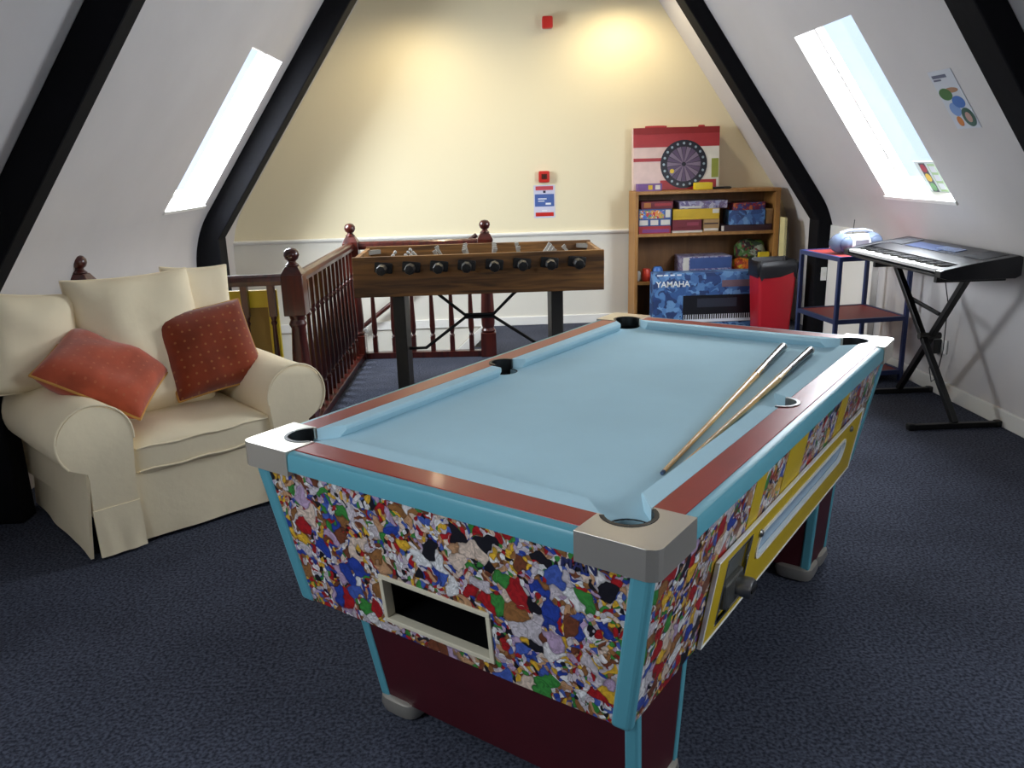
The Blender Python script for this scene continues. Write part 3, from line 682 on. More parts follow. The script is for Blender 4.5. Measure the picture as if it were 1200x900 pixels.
back_cushion((.50, .59, .735), .57, .70, .36, (0, -1, .22), 0, 1.0)
back_cushion((.04, .59, .83), .38, .44, .24, (.12, -1, .2), -9, 2.0)
back_cushion((.83, .68, .80), .32, .56, .22, (-.15, -1, .2), -3, 3.0)

def scatter(name, c, w, h, t, eul, mt, pm, label, seed):
    o = thing(name, label, 'cushion', c); o['group'] = 'orange scatter cushions on the armchair'; o.rotation_euler = eul
    m, edge = pillow(w, h, t, bow=.035, px=.55, wrk=.016, seed=seed)
    weld(m.build('cover', mt, o, smooth=True)); MB().path(edge, .006, 8, closed=True).build('piping', pm, o, smooth=True)
    return o
def so(x, y, z): return (-1.635 + x * cos(SO) - y * sin(SO), 3.075 + x * sin(SO) + y * cos(SO), z)
def cush_mat(nrm, spin):   # cushion facing direction nrm (armchair frame), spun in its own plane
    n = Vector(nrm).normalized(); n = Matrix.Rotation(SO, 3, 'Z') @ n
    up = Vector((0, 0, 1)); xa = up.cross(n).normalized(); ya = n.cross(xa)
    R = Matrix((xa, ya, n)).transposed() @ Matrix.Rotation(radians(spin), 3, 'Z'); return R.to_euler()
scatter('scatter_cushion', so(.245, .34, .70), .45, .40, .19, cush_mat((.25, -.55, .85), -60), 'cushion_light', 'gold_piping', 'paler orange scatter cushion slumped over the left arm of the armchair', 4.0)
scatter('scatter_cushion', so(.75, .405, .71), .43, .42, .19, cush_mat((-.12, -.85, .42), 6), 'cushion_dark', 'gold_piping', 'rust scatter cushion with gold dots propped upright on the armchair seat', 9.0)

# ------------------------------------------------------------------ football table
FX0, FX1, FY0, FY1 = -.84, .785, 5.25, 5.96; FZ0, FZ1 = .715, .975
ft = thing('football_table', 'rustic brown wooden table football game with black handles and legs', 'football table', (-.02, 5.6, 0))
o_ = Vector((-.02, 5.6, 0)); L_ = lambda x, y, z: (x - o_.x, y - o_.y, z)
def fbox(x0, x1, y0, y1, z0, z1): return MB().box(x0 - o_.x, x1 - o_.x, y0 - o_.y, y1 - o_.y, z0, z1)
fbox(FX0, FX1, FY0, FY0 + .03, FZ0, FZ1).build('side_board', 'foos_wood', ft, bevel=.003)
fbox(FX0, FX1, FY1 - .03, FY1, FZ0, FZ1).build('side_board', 'foos_wood', ft, bevel=.003)
fbox(FX0, FX0 + .03, FY0 + .03, FY1 - .03, FZ0, FZ1 - .01).build('end_board', 'foos_wood', ft, bevel=.003)
fbox(FX1 - .03, FX1, FY0 + .03, FY1 - .03, FZ0, FZ1 - .01).build('end_board', 'foos_wood', ft, bevel=.003)
fbox(FX0 + .03, FX1 - .03, FY0 + .03, FY1 - .03, FZ0 + .02, FZ0 + .05).build('pitch', mat('green_brown_pitch', (92, 84, 50), .6), ft)
for (x, sx) in ((FX0 + .03, 1), (FX1 - .03, -1)):
    for (y, sy) in ((FY0 + .03, 1), (FY1 - .03, -1)):
        MB().prism([(x - o_.x, y - o_.y), (x + sx * .075 - o_.x, y - o_.y), (x - o_.x, y + sy * .075 - o_.y)], FZ1 - .05, FZ1 - .02).build('corner_piece', mat('dull_grey_corner', (112, 106, 96), .5), ft)
def player():
    m = MB()
    m.rbox((0, 0, .035), (.016, .010, .022), .007, 6); m.ball((0, 0, .072), (.011, .011, .014), 10, 6)
    m.hexa([(-.012, -.008, -.085), (.012, -.008, -.085), (.012, .012, -.085), (-.012, .012, -.085)], [(-.013, -.009, .018), (.013, -.009, .018), (.013, .009, .018), (-.013, .009, .018)])
    m.box(-.013, .013, -.01, .018, -.088, -.07)
    return m.xf(Matrix.Rotation(radians(90), 4, 'Z'))
rodm = player_m = handle_m = plate_m = None
ang = [35, -40, 150, 165, 185, 170, -145, 140]
for i in range(8):
    x = -.64 + i * .178; z = .905
    pos = L_(x, 0, z); pos = (pos[0], 0, z)
    cnt = (1, 3, 2, 4, 4, 2, 3, 1)[i]
    rod = MB().tube((0, FY0 - .07 - o_.y, 0), (0, FY1 + .06 - o_.y, 0), .008, n=12).build('rod', 'chrome', ft, smooth=True); rod.location = pos; rod.rotation_euler = (0, radians(ang[i]), 0)
    if handle_m is None:
        h = MB().lathe([(.022, 0), (.030, .006), (.034, .03), (.031, .07), (.034, .10), (.029, .118), (.001, .12)], n=8).xf(Matrix.Rotation(radians(90), 4, 'X')).build('handle', 'black', rod); handle_m = h
    else: h = copy_part(handle_m, rod)
    h.location = (0, FY0 - .05 - o_.y, 0)
    if plate_m is None:
        p_ = MB().rbox((0, -.010, 0), (.058, .012, .034), .008, 6).build('bearing', 'black', rod, smooth=True); plate_m = p_
    else: p_ = copy_part(plate_m, rod)
    p_.location = (0, FY0 - o_.y, 0); p_.rotation_euler = (0, -radians(ang[i]) + radians(6), 0)
    for q in range(cnt):
        yy = FY0 + .08 + (FY1 - FY0 - .16) * (q + .5) / cnt - o_.y
        if player_m is None: player_m = player().build('player', 'grey_plastic', rod, smooth=True); pl = player_m
        else: pl = copy_part(player_m, rod)
        pl.location = (0, yy, 0)
for (x0, x1) in ((-.615, -.535), (.45, .53)):
    MB().hexa([L_(x0, 5.40, 0), L_(x1, 5.40, 0), L_(x1, 5.74, 0), L_(x0, 5.74, 0)], [L_(x0, 5.40, FZ0), L_(x1, 5.40, FZ0), L_(x1, 5.74, FZ0), L_(x0, 5.74, FZ0)]).build('leg', 'charcoal', ft, bevel=.006)
br = MB(); yy = 5.56
for pts in ([(-.535, .30), (-.42, .30), (-.14, .505), (.06, .505), (.36, .30), (.45, .30)], [(-.36, FZ0), (-.30, .66), (-.14, .525), (.06, .525), (.20, .66), (.27, FZ0)]):
    br.path([L_(x, yy, z) for x, z in pts], .011, 10)
br.build('brace', 'black', ft, smooth=True)

# ------------------------------------------------------------------ bookcase and what stands on it
BX0, BX1, BY0, BY1, BH = 1.39, 2.715, 7.42, 7.745, 1.246
bc = thing('bookcase', 'tan wooden bookcase against the cream back wall', 'bookcase', (2.05, 7.58, 0))
B = lambda x0, x1, y0, y1, z0, z1: MB().box(x0 - 2.05, x1 - 2.05, y0 - 7.58, y1 - 7.58, z0, z1)
B(BX0, BX0 + .03, BY0, BY1, 0, BH - .028).build('side_panel', 'pine', bc, bevel=.002); B(BX1 - .045, BX1, BY0, BY1, 0, BH - .028).build('side_panel', 'pine', bc, bevel=.002)
B(BX0, BX1, BY0 - .004, BY1, BH - .028, BH).build('top_panel', 'pine', bc, bevel=.002)
for z in (.868, .43, .09): B(BX0 + .03, BX1 - .045, BY0 + .006, BY1 - .008, z - .028, z).build('shelf', 'pine', bc, bevel=.002)
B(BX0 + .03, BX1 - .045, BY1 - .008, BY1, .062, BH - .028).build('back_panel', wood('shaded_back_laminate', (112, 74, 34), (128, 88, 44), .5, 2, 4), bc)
B(BX0 + .03, BX1 - .045, BY0 + .02, BY0 + .035, 0, .062).build('plinth', 'pine', bc)

def carton(name, label, cat, x0, x1, y0, y1, z0, z1, m, rz=0.0, group=None, art=None):
    cx, cy = (x0 + x1) / 2, (y0 + y1) / 2; t = thing(name, label, cat, (cx, cy, z0), radians(rz), group); hw, hd, h = (x1 - x0) / 2, (y1 - y0) / 2, z1 - z0
    MB().box(-hw, hw, -hd, hd, 0, h * .5).build('tray', m, t, bevel=.002)
    lid = MB().box(-hw - .002, hw + .002, -hd - .002, hd + .002, h * .3, h).build('lid', m, t, bevel=.002)
    for (u0, u1, v0, v1, mm) in (art or []):
        MB().box(-hw + 2 * hw * u0, -hw + 2 * hw * u1, -hd - .0035, -hd - .0015, h * v0, h * v1).build('printed_panel', mm, t)
    return t
def pm(n, c, r=.5): return mat(n, c, r, var=.06, vscale=14)
c_maroon = pm('maroon_card', (112, 26, 40)); c_yellow = pm('yellow_card', (206, 168, 24)); c_purple = pm('mauve_card', (124, 112, 150)); c_red = pm('red_card', (166, 46, 52)); c_tan = pm('tan_card', (168, 132, 84)); c_blue = pm('blue_card', (58, 84, 140)); c_cream = pm('pale_card', (214, 208, 196)); c_pink = pm('pink_card', (170, 96, 130)); c_dark = pm('dark_card', (52, 24, 34))
c_mixed = patch_mat('puzzle_box_print', [(206, 168, 60), (70, 110, 190), (200, 60, 50), (230, 220, 200), (90, 150, 90), (220, 140, 60)], 40, 80, .4, .1, 3)
c_mixed2 = patch_mat('mauve_grey_print', [(140, 126, 160), (180, 176, 190), (96, 84, 130), (150, 150, 180), (110, 90, 120)], 30, 60, .4, .1, 7)
c_mixed3 = patch_mat('red_orange_print', [(150, 40, 50), (70, 50, 110), (200, 110, 60), (110, 30, 60), (60, 80, 140)], 30, 60, .4, .1, 9)
G1 = 'game boxes on the upper shelf of the bookcase'
carton('game_box', 'bottom red and purple box of the left stack on the upper bookcase shelf', 'box', 1.432, 1.722, 7.445, 7.70, .868, .936, c_red, 0, G1, [(.1, .95, .15, .6, pm('violet_band', (128, 60, 120)))])
carton('puzzle_box', 'blue and yellow picture box in the middle of the left stack on the bookcase', 'box', 1.428, 1.722, 7.44, 7.70, .9365, 1.088, c_blue, 0, G1, [(.02, .78, .45, .93, c_mixed), (.02, .28, .06, .36, c_cream), (.36, .60, .06, .36, c_cream), (.68, .97, .06, .36, c_cream), (.82, .97, .5, .95, c_cream)])
carton('game_box', 'dark maroon box topping the left stack on the upper bookcase shelf', 'box', 1.445, 1.735, 7.45, 7.70, 1.0885, 1.155, c_maroon, 2, G1, [(.08, .3, .2, .85, pm('ochre_spot', (176, 104, 40))), (.42, .95, .4, .75, c_red)])
carton('game_box', 'thin white flat box under the maroon box on the bookcase', 'box', 1.738, 2.015, 7.455, 7.70, .868, .887, c_cream, 0, G1)
carton('game_box', 'plain maroon box beneath the yellow box on the bookcase', 'box', 1.738, 2.005, 7.45, 7.69, .8875, .985, c_maroon, 0, G1, [(.5, .9, .45, .75, pm('rose_band', (140, 50, 70)))])
carton('game_box', 'small tan box standing right of the plain maroon box', 'box', 2.025, 2.17, 7.46, 7.68, .868, .9845, c_tan, 0, G1, [(.05, .95, .1, .28, c_cream), (.05, .95, .6, .7, c_dark)])
carton('game_box', 'bright yellow flat box in the middle stack of the bookcase', 'box', 1.742, 2.165, 7.445, 7.70, .9855, 1.080, c_yellow, 0, G1, [(.85, .99, .55, .95, c_cream)])
carton('game_box', 'mauve and grey patterned flat box on top of the yellow box', 'box', 1.80, 2.235, 7.45, 7.69, 1.0805, 1.150, c_mixed2, 1, G1, [(.0, .45, .1, .35, c_cream)])
carton('game_box', 'dark thin box at the bottom right of the upper bookcase shelf', 'box', 2.19, 2.655, 7.45, 7.70, .868, .925, c_dark, 0, G1, [(.0, .05, .1, .9, c_cream)])
carton('game_box', 'blue patterned box in the right stack of the upper bookcase shelf', 'box', 2.27, 2.59, 7.44, 7.69, .9255, 1.055, 'navy_box', -4, G1)
carton('game_box', 'red and orange patterned box topping the right stack on the bookcase', 'box', 2.29, 2.58, 7.45, 7.68, 1.0555, 1.12, c_mixed3, 5, G1)
carton('game_box', 'small pale tan box at the right end of the upper shelf', 'box', 2.602, 2.662, 7.46, 7.66, .9255, 1.06, c_tan, 0, G1)
carton('game_box', 'blue box with pink front on the lower bookcase shelf', 'box', 1.83, 2.29, 7.43, 7.70, .43, .648, c_mixed2, 3, 'things on the lower shelf of the bookcase', [(.0, .12, .0, .98, c_cream), (.16, .98, .06, .4, c_pink), (.14, .99, .5, .95, c_blue)])
def cup(x, y, r, h, m, label):
    o = MB().lathe([(r * .8, 0), (r, .02), (r, h * .8), (r * .7, h), (r * .5, h), (r * .5, h * .5), (.001, h * .5)], n=16).build('toy_beaker', m, smooth=True); o.location = (x, y, .43); tag(o, label, 'toy', 'things on the lower shelf of the bookcase')
cup(1.515, 7.50, .042, .115, mat('toy_red', (200, 60, 40), .4), 'small orange red toy beaker on the lower bookcase shelf')
cup(1.62, 7.50, .05, .13, mat('toy_blue', (60, 110, 180), .4), 'small blue toy beaker on the lower bookcase shelf')
cup(1.445, 7.52, .022, .09, 'grey_plastic', 'small grey plastic pot at the left end of the lower shelf')
# bag of toys
def lump(p, q): return tuple(Vector(q) * (1 + .25 * noise.noise(Vector(q) * 9)))
tb = thing('toy_bag', 'clear bag of orange and green toys on the lower bookcase shelf', 'bag', (2.487, 7.56, .43)); tb['group'] = 'things on the lower shelf of the bookcase'
MB().rbox((0, 0, .09), (.155, .10, .09), .07, 12, lump).build('orange_toys', patch_mat('orange_toy_mix', [(214, 92, 30), (230, 120, 40), (180, 50, 30), (220, 190, 60)], 26, 50, .5, .3, 1), tb, smooth=True)
MB().rbox((.03, .02, .25), (.14, .09, .10), .07, 12, lump).build('green_toys', patch_mat('green_toy_mix', [(70, 110, 50), (40, 60, 40), (140, 150, 130), (40, 30, 40), (90, 130, 60), (120, 40, 40)], 22, 44, .5, .3, 2), tb, smooth=True)
MB().box(.06, .16, -.12, -.08, .17, .24).build('yellow_block', pm('toy_yellow', (214, 186, 30)), tb, bevel=.006)
# top of the bookcase
db = thing('dartboard_box', 'large red and white box with a dartboard picture on top of bookcase', 'box', (1.803, 7.66, BH), 0)
db.rotation_euler = (radians(-4), 0, 0)
MB().box(-.395, .395, -.045, .045, 0, .55).build('carton', pm('pale_pink_card', (222, 196, 188)), db, bevel=.004)
MB().box(-.396, .396, -.0465, -.045, .38, .552).build('red_band', c_red, db); MB().box(-.396, .396, -.0478, -.0466, .495, .552).build('dark_red_band', pm('deep_red_card', (140, 28, 30)), db)
MB().box(-.395, -.1, -.0470, -.045, .255, .285).build('thin_red_band', c_red, db)
MB().box(.18, .395, -.0468, -.045, .02, .378).build('pale_panel', pm('white_card', (226, 224, 214)), db)
MB().box(.325, .39, -.0478, -.0468, .10, .27).build('green_panel', pm('olive_card', (150, 160, 70)), db)
MB().box(-.15, .37, -.0476, -.0468, .0, .085).build('lower_red_panel', c_red, db)
MB().rbox((0, 0, .56), (.10, .01, .014), .008, 6).build('carry_handle', c_red, db).location = (-.18, 0, 0)
MB().rbox((0, 0, .56), (.03, .01, .012), .008, 6).build('box_tab', c_red, db).location = (.24, 0, 0)
def disc(r, y0, y1, n=40): return MB().loft([[(r * cos(2 * pi * i / n), y, r * sin(2 * pi * i / n)) for i in range(n)] for y in (y0, y1)])
pic = disc(.215, 0, -.003).build('dartboard_picture', mat('board_black', (20, 22, 40), .5), db); pic.location = (.068, -.047, .225)
for s in (0, 1):
    m = MB()
    for i in range(20):
        if i % 2 != s: continue
        a0, a1 = 2 * pi * (i - .5) / 20 + .02, 2 * pi * (i + .5) / 20 - .02
        r0, r1 = .02, .155
        m.hexa([(r0 * cos(a0), -.0035, r0 * sin(a0)), (r1 * cos(a0), -.0035, r1 * sin(a0)), (r1 * cos(a1), -.0035, r1 * sin(a1)), (r0 * cos(a1), -.0035, r0 * sin(a1))],
               [(r0 * cos(a0), -.005, r0 * sin(a0)), (r1 * cos(a0), -.005, r1 * sin(a0)), (r1 * cos(a1), -.005, r1 * sin(a1)), (r0 * cos(a1), -.005, r0 * sin(a1))])
    m.build('sectors', pm('sector_%d' % s, ((126, 110, 132), (92, 74, 104))[s]), pic)
m = MB()
for i in range(20):
    a = 2 * pi * i / 20; m.add([(.185 * cos(a) + .012 * cos(t), -.0036, .185 * sin(a) + .012 * sin(t)) for t in [2 * pi * q / 8 for q in range(8)]], [tuple(range(8))])
m.build('number_dots', pm('dot_pale', (150, 170, 180)), pic)
m = disc(.02, -.005, -.008, 16).build('yellow_dart', pm('dart_yellow', (220, 190, 60)), pic); m.location = (-.11, 0, -.06)
carton('card_box', 'small purple and yellow box on the bookcase top before the dartboard box', 'box', 1.425, 1.645, 7.50, 7.58, BH, BH + .065, pm('violet_card', (110, 74, 140)), 3, None, [(.42, .6, .2, .8, c_yellow), (.72, .92, .2, .8, c_cream)])
MB_ = MB().rbox((0, 0, .032), (.08, .045, .032), .008, 8).build('yellow_case', pm('bright_yellow_plastic', (222, 196, 30)), smooth=True); MB_.location = (2.02, 7.50, BH); tag(MB_, 'small bright yellow case on top of the bookcase', 'case')
dm = thing('marker_pen', 'black marker pen lying on the bookcase top beside the yellow case', 'pen', (2.11, 7.49, BH + .012))
MB().path([(0, 0, 0), (.10, 0, 0)], .011, 12).build('barrel', 'black', dm, smooth=True); MB().path([(.10, 0, 0), (.15, 0, 0), (.17, 0, 0)], [.012, .012, .006], 12).build('pen_cap', 'charcoal', dm, smooth=True)
pk = MB().hexa([(-.012, -.06, 0), (.012, -.06, 0), (.012, .06, 0), (-.012, .06, 0)], [(-.012, -.03, .985), (.012, -.03, .985), (.012, .09, .985), (-.012, .09, .985)]).build('wooden_plank', pm('pale_yellow_wood', (214, 204, 150)), bevel=.002)
pk.location = (2.735, 7.34, 0); tag(pk, 'pale yellow plank standing upright beside the right end of the bookcase', 'plank')

# keyboard carton on the floor
yk = thing('keyboard_carton', 'large blue keyboard carton standing on the floor before the bookcase', 'box', (1.98, 7.27, 0))
MB().box(-.46, .46, -.08, .08, 0, .535).build('carton', 'navy_box', yk, bevel=.004)
text('lettering', 'YAMAHA', .074, 'white', yk, (-.285, -.0825, .435), (radians(90), 0, 0), .001)
kp = MB().box(-.19, .44, -.0825, -.08, .08, .33).build('printed_keyboard', mat('print_black', (16, 17, 24), .4), yk)
MB().box(-.18, .44, -.084, -.0826, .085, .155).build('printed_keys', 'paper', kp)
m = MB()
for i in range(30): m.box(-.175 + i * .0205, -.1625 + i * .0205, -.0848, -.0841, .112, .155)
m.build('printed_black_keys', 'black', kp)
MB().box(-.06, .30, -.084, -.0826, .22, .30).build('printed_display', mat('print_grey', (46, 50, 62), .4), kp)
MB().box(-.43, -.22, -.0822, -.08, .03, .12).build('pale_print_panel', pm('pale_blue_print', (150, 172, 204)), yk)
m = MB()
for (a, b_) in ((-.43, -.38), (-.37, -.33), (-.31, -.27), (-.25, -.21)): m.box(a, b_, -.0822, -.08, .512, .525)
m.build('white_print_strip', 'paper', yk)
MB().box(.16, .44, -.0822, -.08, .40, .46).build('orange_print_band', pm('brown_print', (120, 96, 104)), yk)

# red bin with a black liner
bn = thing('waste_bin', 'red waste bin with black liner bag beside the bookcase', 'bin', (2.50, 6.93, 0))
def sq(w, d, r, z, n=4):
    o = []
    for (cx, cy, a) in ((w - r, d - r, 0), (-w + r, d - r, 90), (-w + r, -d + r, 180), (w - r, -d + r, 270)): o += [(x, y, z) for x, y in arc(cx, cy, r, a, a + 90, n)]
    return o
MB().loft([sq(.135, .12, .03, 0), sq(.165, .145, .03, .615)]).build('body', 'red_plastic', bn, smooth=True, ang=50)
m = MB(); rings = []
for (k, z, amp) in ((1.0, .53, .03), (1.04, .57, .03), (1.06, .61, .025), (1.06, .645, .02), (.99, .665, .02), (.9, .63, .02), (.85, .5, .0)):
    rings.append([(x * k + amp * noise.noise(Vector((i * 1.3, z * 9, 0))), y * k + amp * noise.noise(Vector((i * 1.3, z * 9, 5))), z + amp * 1.6 * noise.noise(Vector((i * .7, 3, z)))) for i, (x, y, _) in enumerate(sq(.165, .145, .03, 0))])
m.loft(rings, cap=False); m.build('liner_bag', mat('black_bin_bag', (20, 20, 25), .4), bn, smooth=True)

# ------------------------------------------------------------------ blue metal shelf unit, radio
sh = thing('shelf_unit', 'blue metal frame shelf unit with red shelves by the right wall', 'shelf unit', (2.345, 5.26, 0), radians(7))
W, D = .515, .50; tz = .875
for (x, y) in ((0, 0), (W, 0), (0, D), (W, D)): MB().box(x - .013, x + .013, y - .013, y + .013, 0, tz).build('post', 'blue_metal', sh, bevel=.002)
for z, nm in ((tz, 0), (.455, 1), (.08, 2)):
    fr = MB(); fr.box(.013, W - .013, -.012, .012, z - .03, z); fr.box(.013, W - .013, D - .012, D + .012, z - .03, z); fr.box(-.012, .012, .013, D - .013, z - .03, z); fr.box(W - .012, W + .012, .013, D - .013, z - .03, z)
    fo = fr.build('shelf_frame', 'blue_metal', sh); MB().box(.012, W - .012, .012, D - .012, z - .02, z - .004).build('shelf_board', 'red_shelf', fo)
rd = thing('portable_radio', 'silver portable radio with rounded ends on the blue shelf unit', 'radio', (2.545, 5.50, tz), radians(12))
def rad(p, q): return (q.x, q.y * (1 - .25 * max(0, p.z)), q.z)
MB().rbox((0, 0, .065), (.13, .075, .06), .05, 12, rad).build('body', mat('silver_plastic', (196, 196, 204), .35), rd, smooth=True)
for s in (-1, 1):
    q = MB().ball((0, 0, 0), (.075, .085, .067), 18, 12).build('end_pod', 'clear', rd, smooth=True); q.location = (s * .115, -.005, .068)
    MB().lathe([(.05, 0), (.052, .008), (.04, .012), (.012, .004), (.001, .008)], n=20).xf(Matrix.Rotation(radians(90), 4, 'X')).build('speaker', mat('speaker_blue', (44, 58, 96), .4), q, smooth=True).location = (0, -.055, -.005)
MB().path([(-.13, 0, .10), (-.12, 0, .135), (-.06, 0, .15), (.06, 0, .15), (.12, 0, .135), (.13, 0, .10)], .011, 10).build('carry_handle', mat('pale_silver', (150, 156, 170), .4), rd, smooth=True)
MB().path([(.02, .06, .12), (.03, .065, .215)], .0025, 6).build('aerial', 'black', rd, smooth=True)
MB().box(-.05, .05, -.078, -.072, .04, .09).build('tuning_panel', mat('tuner_grey', (120, 122, 132), .4), rd)

# ------------------------------------------------------------------ keyboard on its stand
kb = thing('electric_keyboard', 'black electric keyboard with white keys on a folding stand', 'keyboard', (2.40, 4.17, .868), 0)
kb.rotation_euler = (radians(.5), 0, radians(2.2))
KL = 1.08
end = [(0, .018), (.0, .050), (.015, .056), (.17, .085), (.43, .120), (.45, .112), (.45, .014), (.42, 0), (.06, 0)]
inn = [(0.0, .018), (0.0, .030), (.155, .040), (.158, .072), (.24, .091), (.43, .120), (.45, .112), (.45, .014), (.42, 0), (.06, 0)]
kb_body = mat('keyboard_black', (17, 18, 24), .35)
MB().prism_y([(x, z) for x, z in inn], .055, KL - .055).build('body', kb_body, kb, bevel=.002)
for y in (0, KL - .055): MB().prism_y(end, y, y + .055).build('end_block', kb_body, kb, bevel=.003)
wk = bk_ = None; nW = 36; span = KL - .11 - .006; kw = span / nW
for i in range(nW):
    y = .058 + kw * (i + .5)
    if wk is None: wk = MB().box(.006, .15, -kw / 2 + .0006, kw / 2 - .0006, .041, .058).build('white_key', 'white', kb, bevel=.0015); o = wk
    else: o = copy_part(wk, kb)
    o.location = (0, y, 0)
    if (nW - 1 - i) % 7 in (0, 1, 3, 4, 5) and i > 0:
        if bk_ is None: bk_ = MB().hexa([(.06, -.0062, .058), (.15, -.0062, .058), (.15, .0062, .058), (.06, .0062, .058)], [(.068, -.005, .068), (.15, -.005, .068), (.15, .005, .068), (.068, .005, .068)]).build('black_key', 'black', kb); o2 = bk_
        else: o2 = copy_part(bk_, kb)
        o2.location = (0, y - kw / 2, 0)
sl = atan2(.029, .19)
def on_deck(u, y, w, l, name, m, h=.003):   # on the sloping control deck
    o = MB().box(-w / 2, w / 2, -l / 2, l / 2, -.001, h).build(name, m, kb); o.location = (u, y, .091 + (u - .24) * .1526); o.rotation_euler = (0, -sl, 0); return o
on_deck(.31, KL * .60, .10, .34, 'control_panel', mat('blue_control_panel', (40, 58, 96), .3))
on_deck(.33, KL * .42, .07, .20, 'display', mat('lcd_grey_blue', (78, 92, 120), .2), .004)
for y in (.14, KL - .14): on_deck(.335, y, .15, .16, 'speaker_grille', mat('grille_dark', (24, 25, 32), .7))
m = MB()
for i in range(9):
    for j in range(2): m.box(.26 + j * .022, .272 + j * .022, .30 + i * .045, .328 + i * .045, .089 + j * .003, .097 + j * .003)
m.build('buttons', mat('button_grey', (90, 96, 112), .4), kb)
ks = thing('keyboard_stand', 'black folding cross leg stand under the electric keyboard', 'stand', (2.66, 4.66, 0))
s_ = lambda x, y, z: (x - 2.66, y - 4.66, z)
def sqtube(p, q, w, name, par=None):
    p, q = Vector(p), Vector(q); d = (q - p).normalized(); a = d.cross(Vector((1, 0, 0))); a = a.normalized() if a.length > .1 else Vector((0, 1, 0)); b_ = d.cross(a)
    rg = lambda c: [tuple(c + a * sx * w / 2 + b_ * sy * w / 2) for sx, sy in ((-1, -1), (1, -1), (1, 1), (-1, 1))]
    return MB().loft([rg(p), rg(q)]).build(name, 'black', par or ks, bevel=.003)
sqtube(s_(2.655, 4.30, .03), s_(2.60, 5.02, .845), .034, 'leg'); sqtube(s_(2.70, 5.03, .03), s_(2.66, 4.36, .845), .034, 'leg')
for (y, x0, x1) in ((4.30, 2.40, 2.905), (5.03, 2.41, 2.905)):
    fo = sqtube(s_(x0, y, .017), s_(x1, y, .017), .032, 'foot')
    for xx in (x0, x1): MB().rbox(s_(xx, y, .019), (.02, .02, .019), .006, 4).build('foot_cap', 'black', fo)
for (y, x0, x1) in ((4.34, 2.47, 2.86), (5.03, 2.46, 2.83)): sqtube(s_(x0, y, .850), s_(x1, y, .850), .03, 'support_arm')
sqtube(s_(2.63, 4.88, .66), s_(2.68, 4.62, .60), .02, 'lock_bar')
MB().tube(s_(2.60, 4.675, .46), s_(2.73, 4.675, .46), .02, n=14).build('pivot', 'charcoal', ks, smooth=True)
pa = thing('power_adapter', 'black plug-in power adapter on the right wall behind the keyboard stand', 'adapter', (2.94, 5.0, .317))
MB().box(-.012, 0, -.07, .07, -.045, .045).build('socket_plate', 'white', pa, bevel=.003); MB().box(-.065, -.012, -.015, .06, -.05, .045).build('plug_body', 'black', pa, bevel=.005)
MB().path([(-.05, .02, -.05), (-.05, .03, -.16), (-.045, .0, -.24), (-.05, -.06, -.2), (-.06, -.12, .0), (-.08, -.15, .3), (-.10, -.1, .5)], .003, 6).build('cable', 'black', pa, smooth=True)

# ------------------------------------------------------------------ on the walls
al = thing('fire_alarm', 'red fire alarm sounder high on the cream back wall', 'alarm', (.645, YB + .004, 2.715))
MB().box(-.048, .048, -.02, 0, -.05, .05).build('base', 'trim_white', al, bevel=.004); MB().rbox((0, -.055, 0), (.047, .04, .05), .012, 6).build('sounder', 'alarm_red', al, smooth=True)
cp_ = thing('fire_call_point', 'red fire call point above the notice on the back wall', 'call point', (.595, YB + .004, 1.396))
MB().rbox((0, -.028, 0), (.05, .028, .052), .008, 6).build('housing', 'alarm_red', cp_, smooth=True); MB().box(-.026, .026, -.059, -.055, -.022, .026).build('push_panel', mat('dark_call_glass', (90, 40, 30), .2), cp_); MB().box(-.01, .01, -.061, -.059, -.008, .012).build('call_symbol', 'black', cp_)
no = thing('fire_notice', 'white, blue and red safety notice on the back wall below the call point', 'notice', (.597, YB + .002, 1.17))
MB().box(-.10, .10, -.004, 0, -.15, .15).build('sheet', mat('notice_lilac_white', (206, 206, 224), .4), no)
MB().box(-.082, .082, -.006, -.004, .104, .14).build('red_header', mat('notice_red', (190, 70, 80), .5), no); MB().box(-.09, .09, -.006, -.004, -.045, .068).build('blue_block', mat('notice_blue', (70, 96, 160), .5), no)
MB().box(-.085, .085, -.006, -.004, -.135, -.10).build('red_footer', M['alarm_red'], no)
m = MB(); m.box(-.06, .02, -.0068, -.006, .02, .03); m.box(-.06, -.0, -.0068, -.006, .0, .008); m.box(0.01, .06, -.0068, -.006, -.03, -.012); m.box(-.025, .025, -.0055, -.004, -.09, -.078); m.build('pale_lines', 'paper', no)
MB().box(-.012, .012, -.006, -.004, .078, .1).build('dark_symbol', mat('notice_dark', (40, 40, 70), .5), no)
sp_ = thing('socket_plate', 'small white switch plate on the black post behind the blue shelf unit', 'switch', (2.862, 6.726, .555))
MB().box(-.024, .024, -.012, 0, -.055, .055).build('plate', 'white', sp_, bevel=.003); MB().box(-.008, .008, -.016, -.012, -.014, .014).build('rocker', 'trim_white', sp_, bevel=.002)

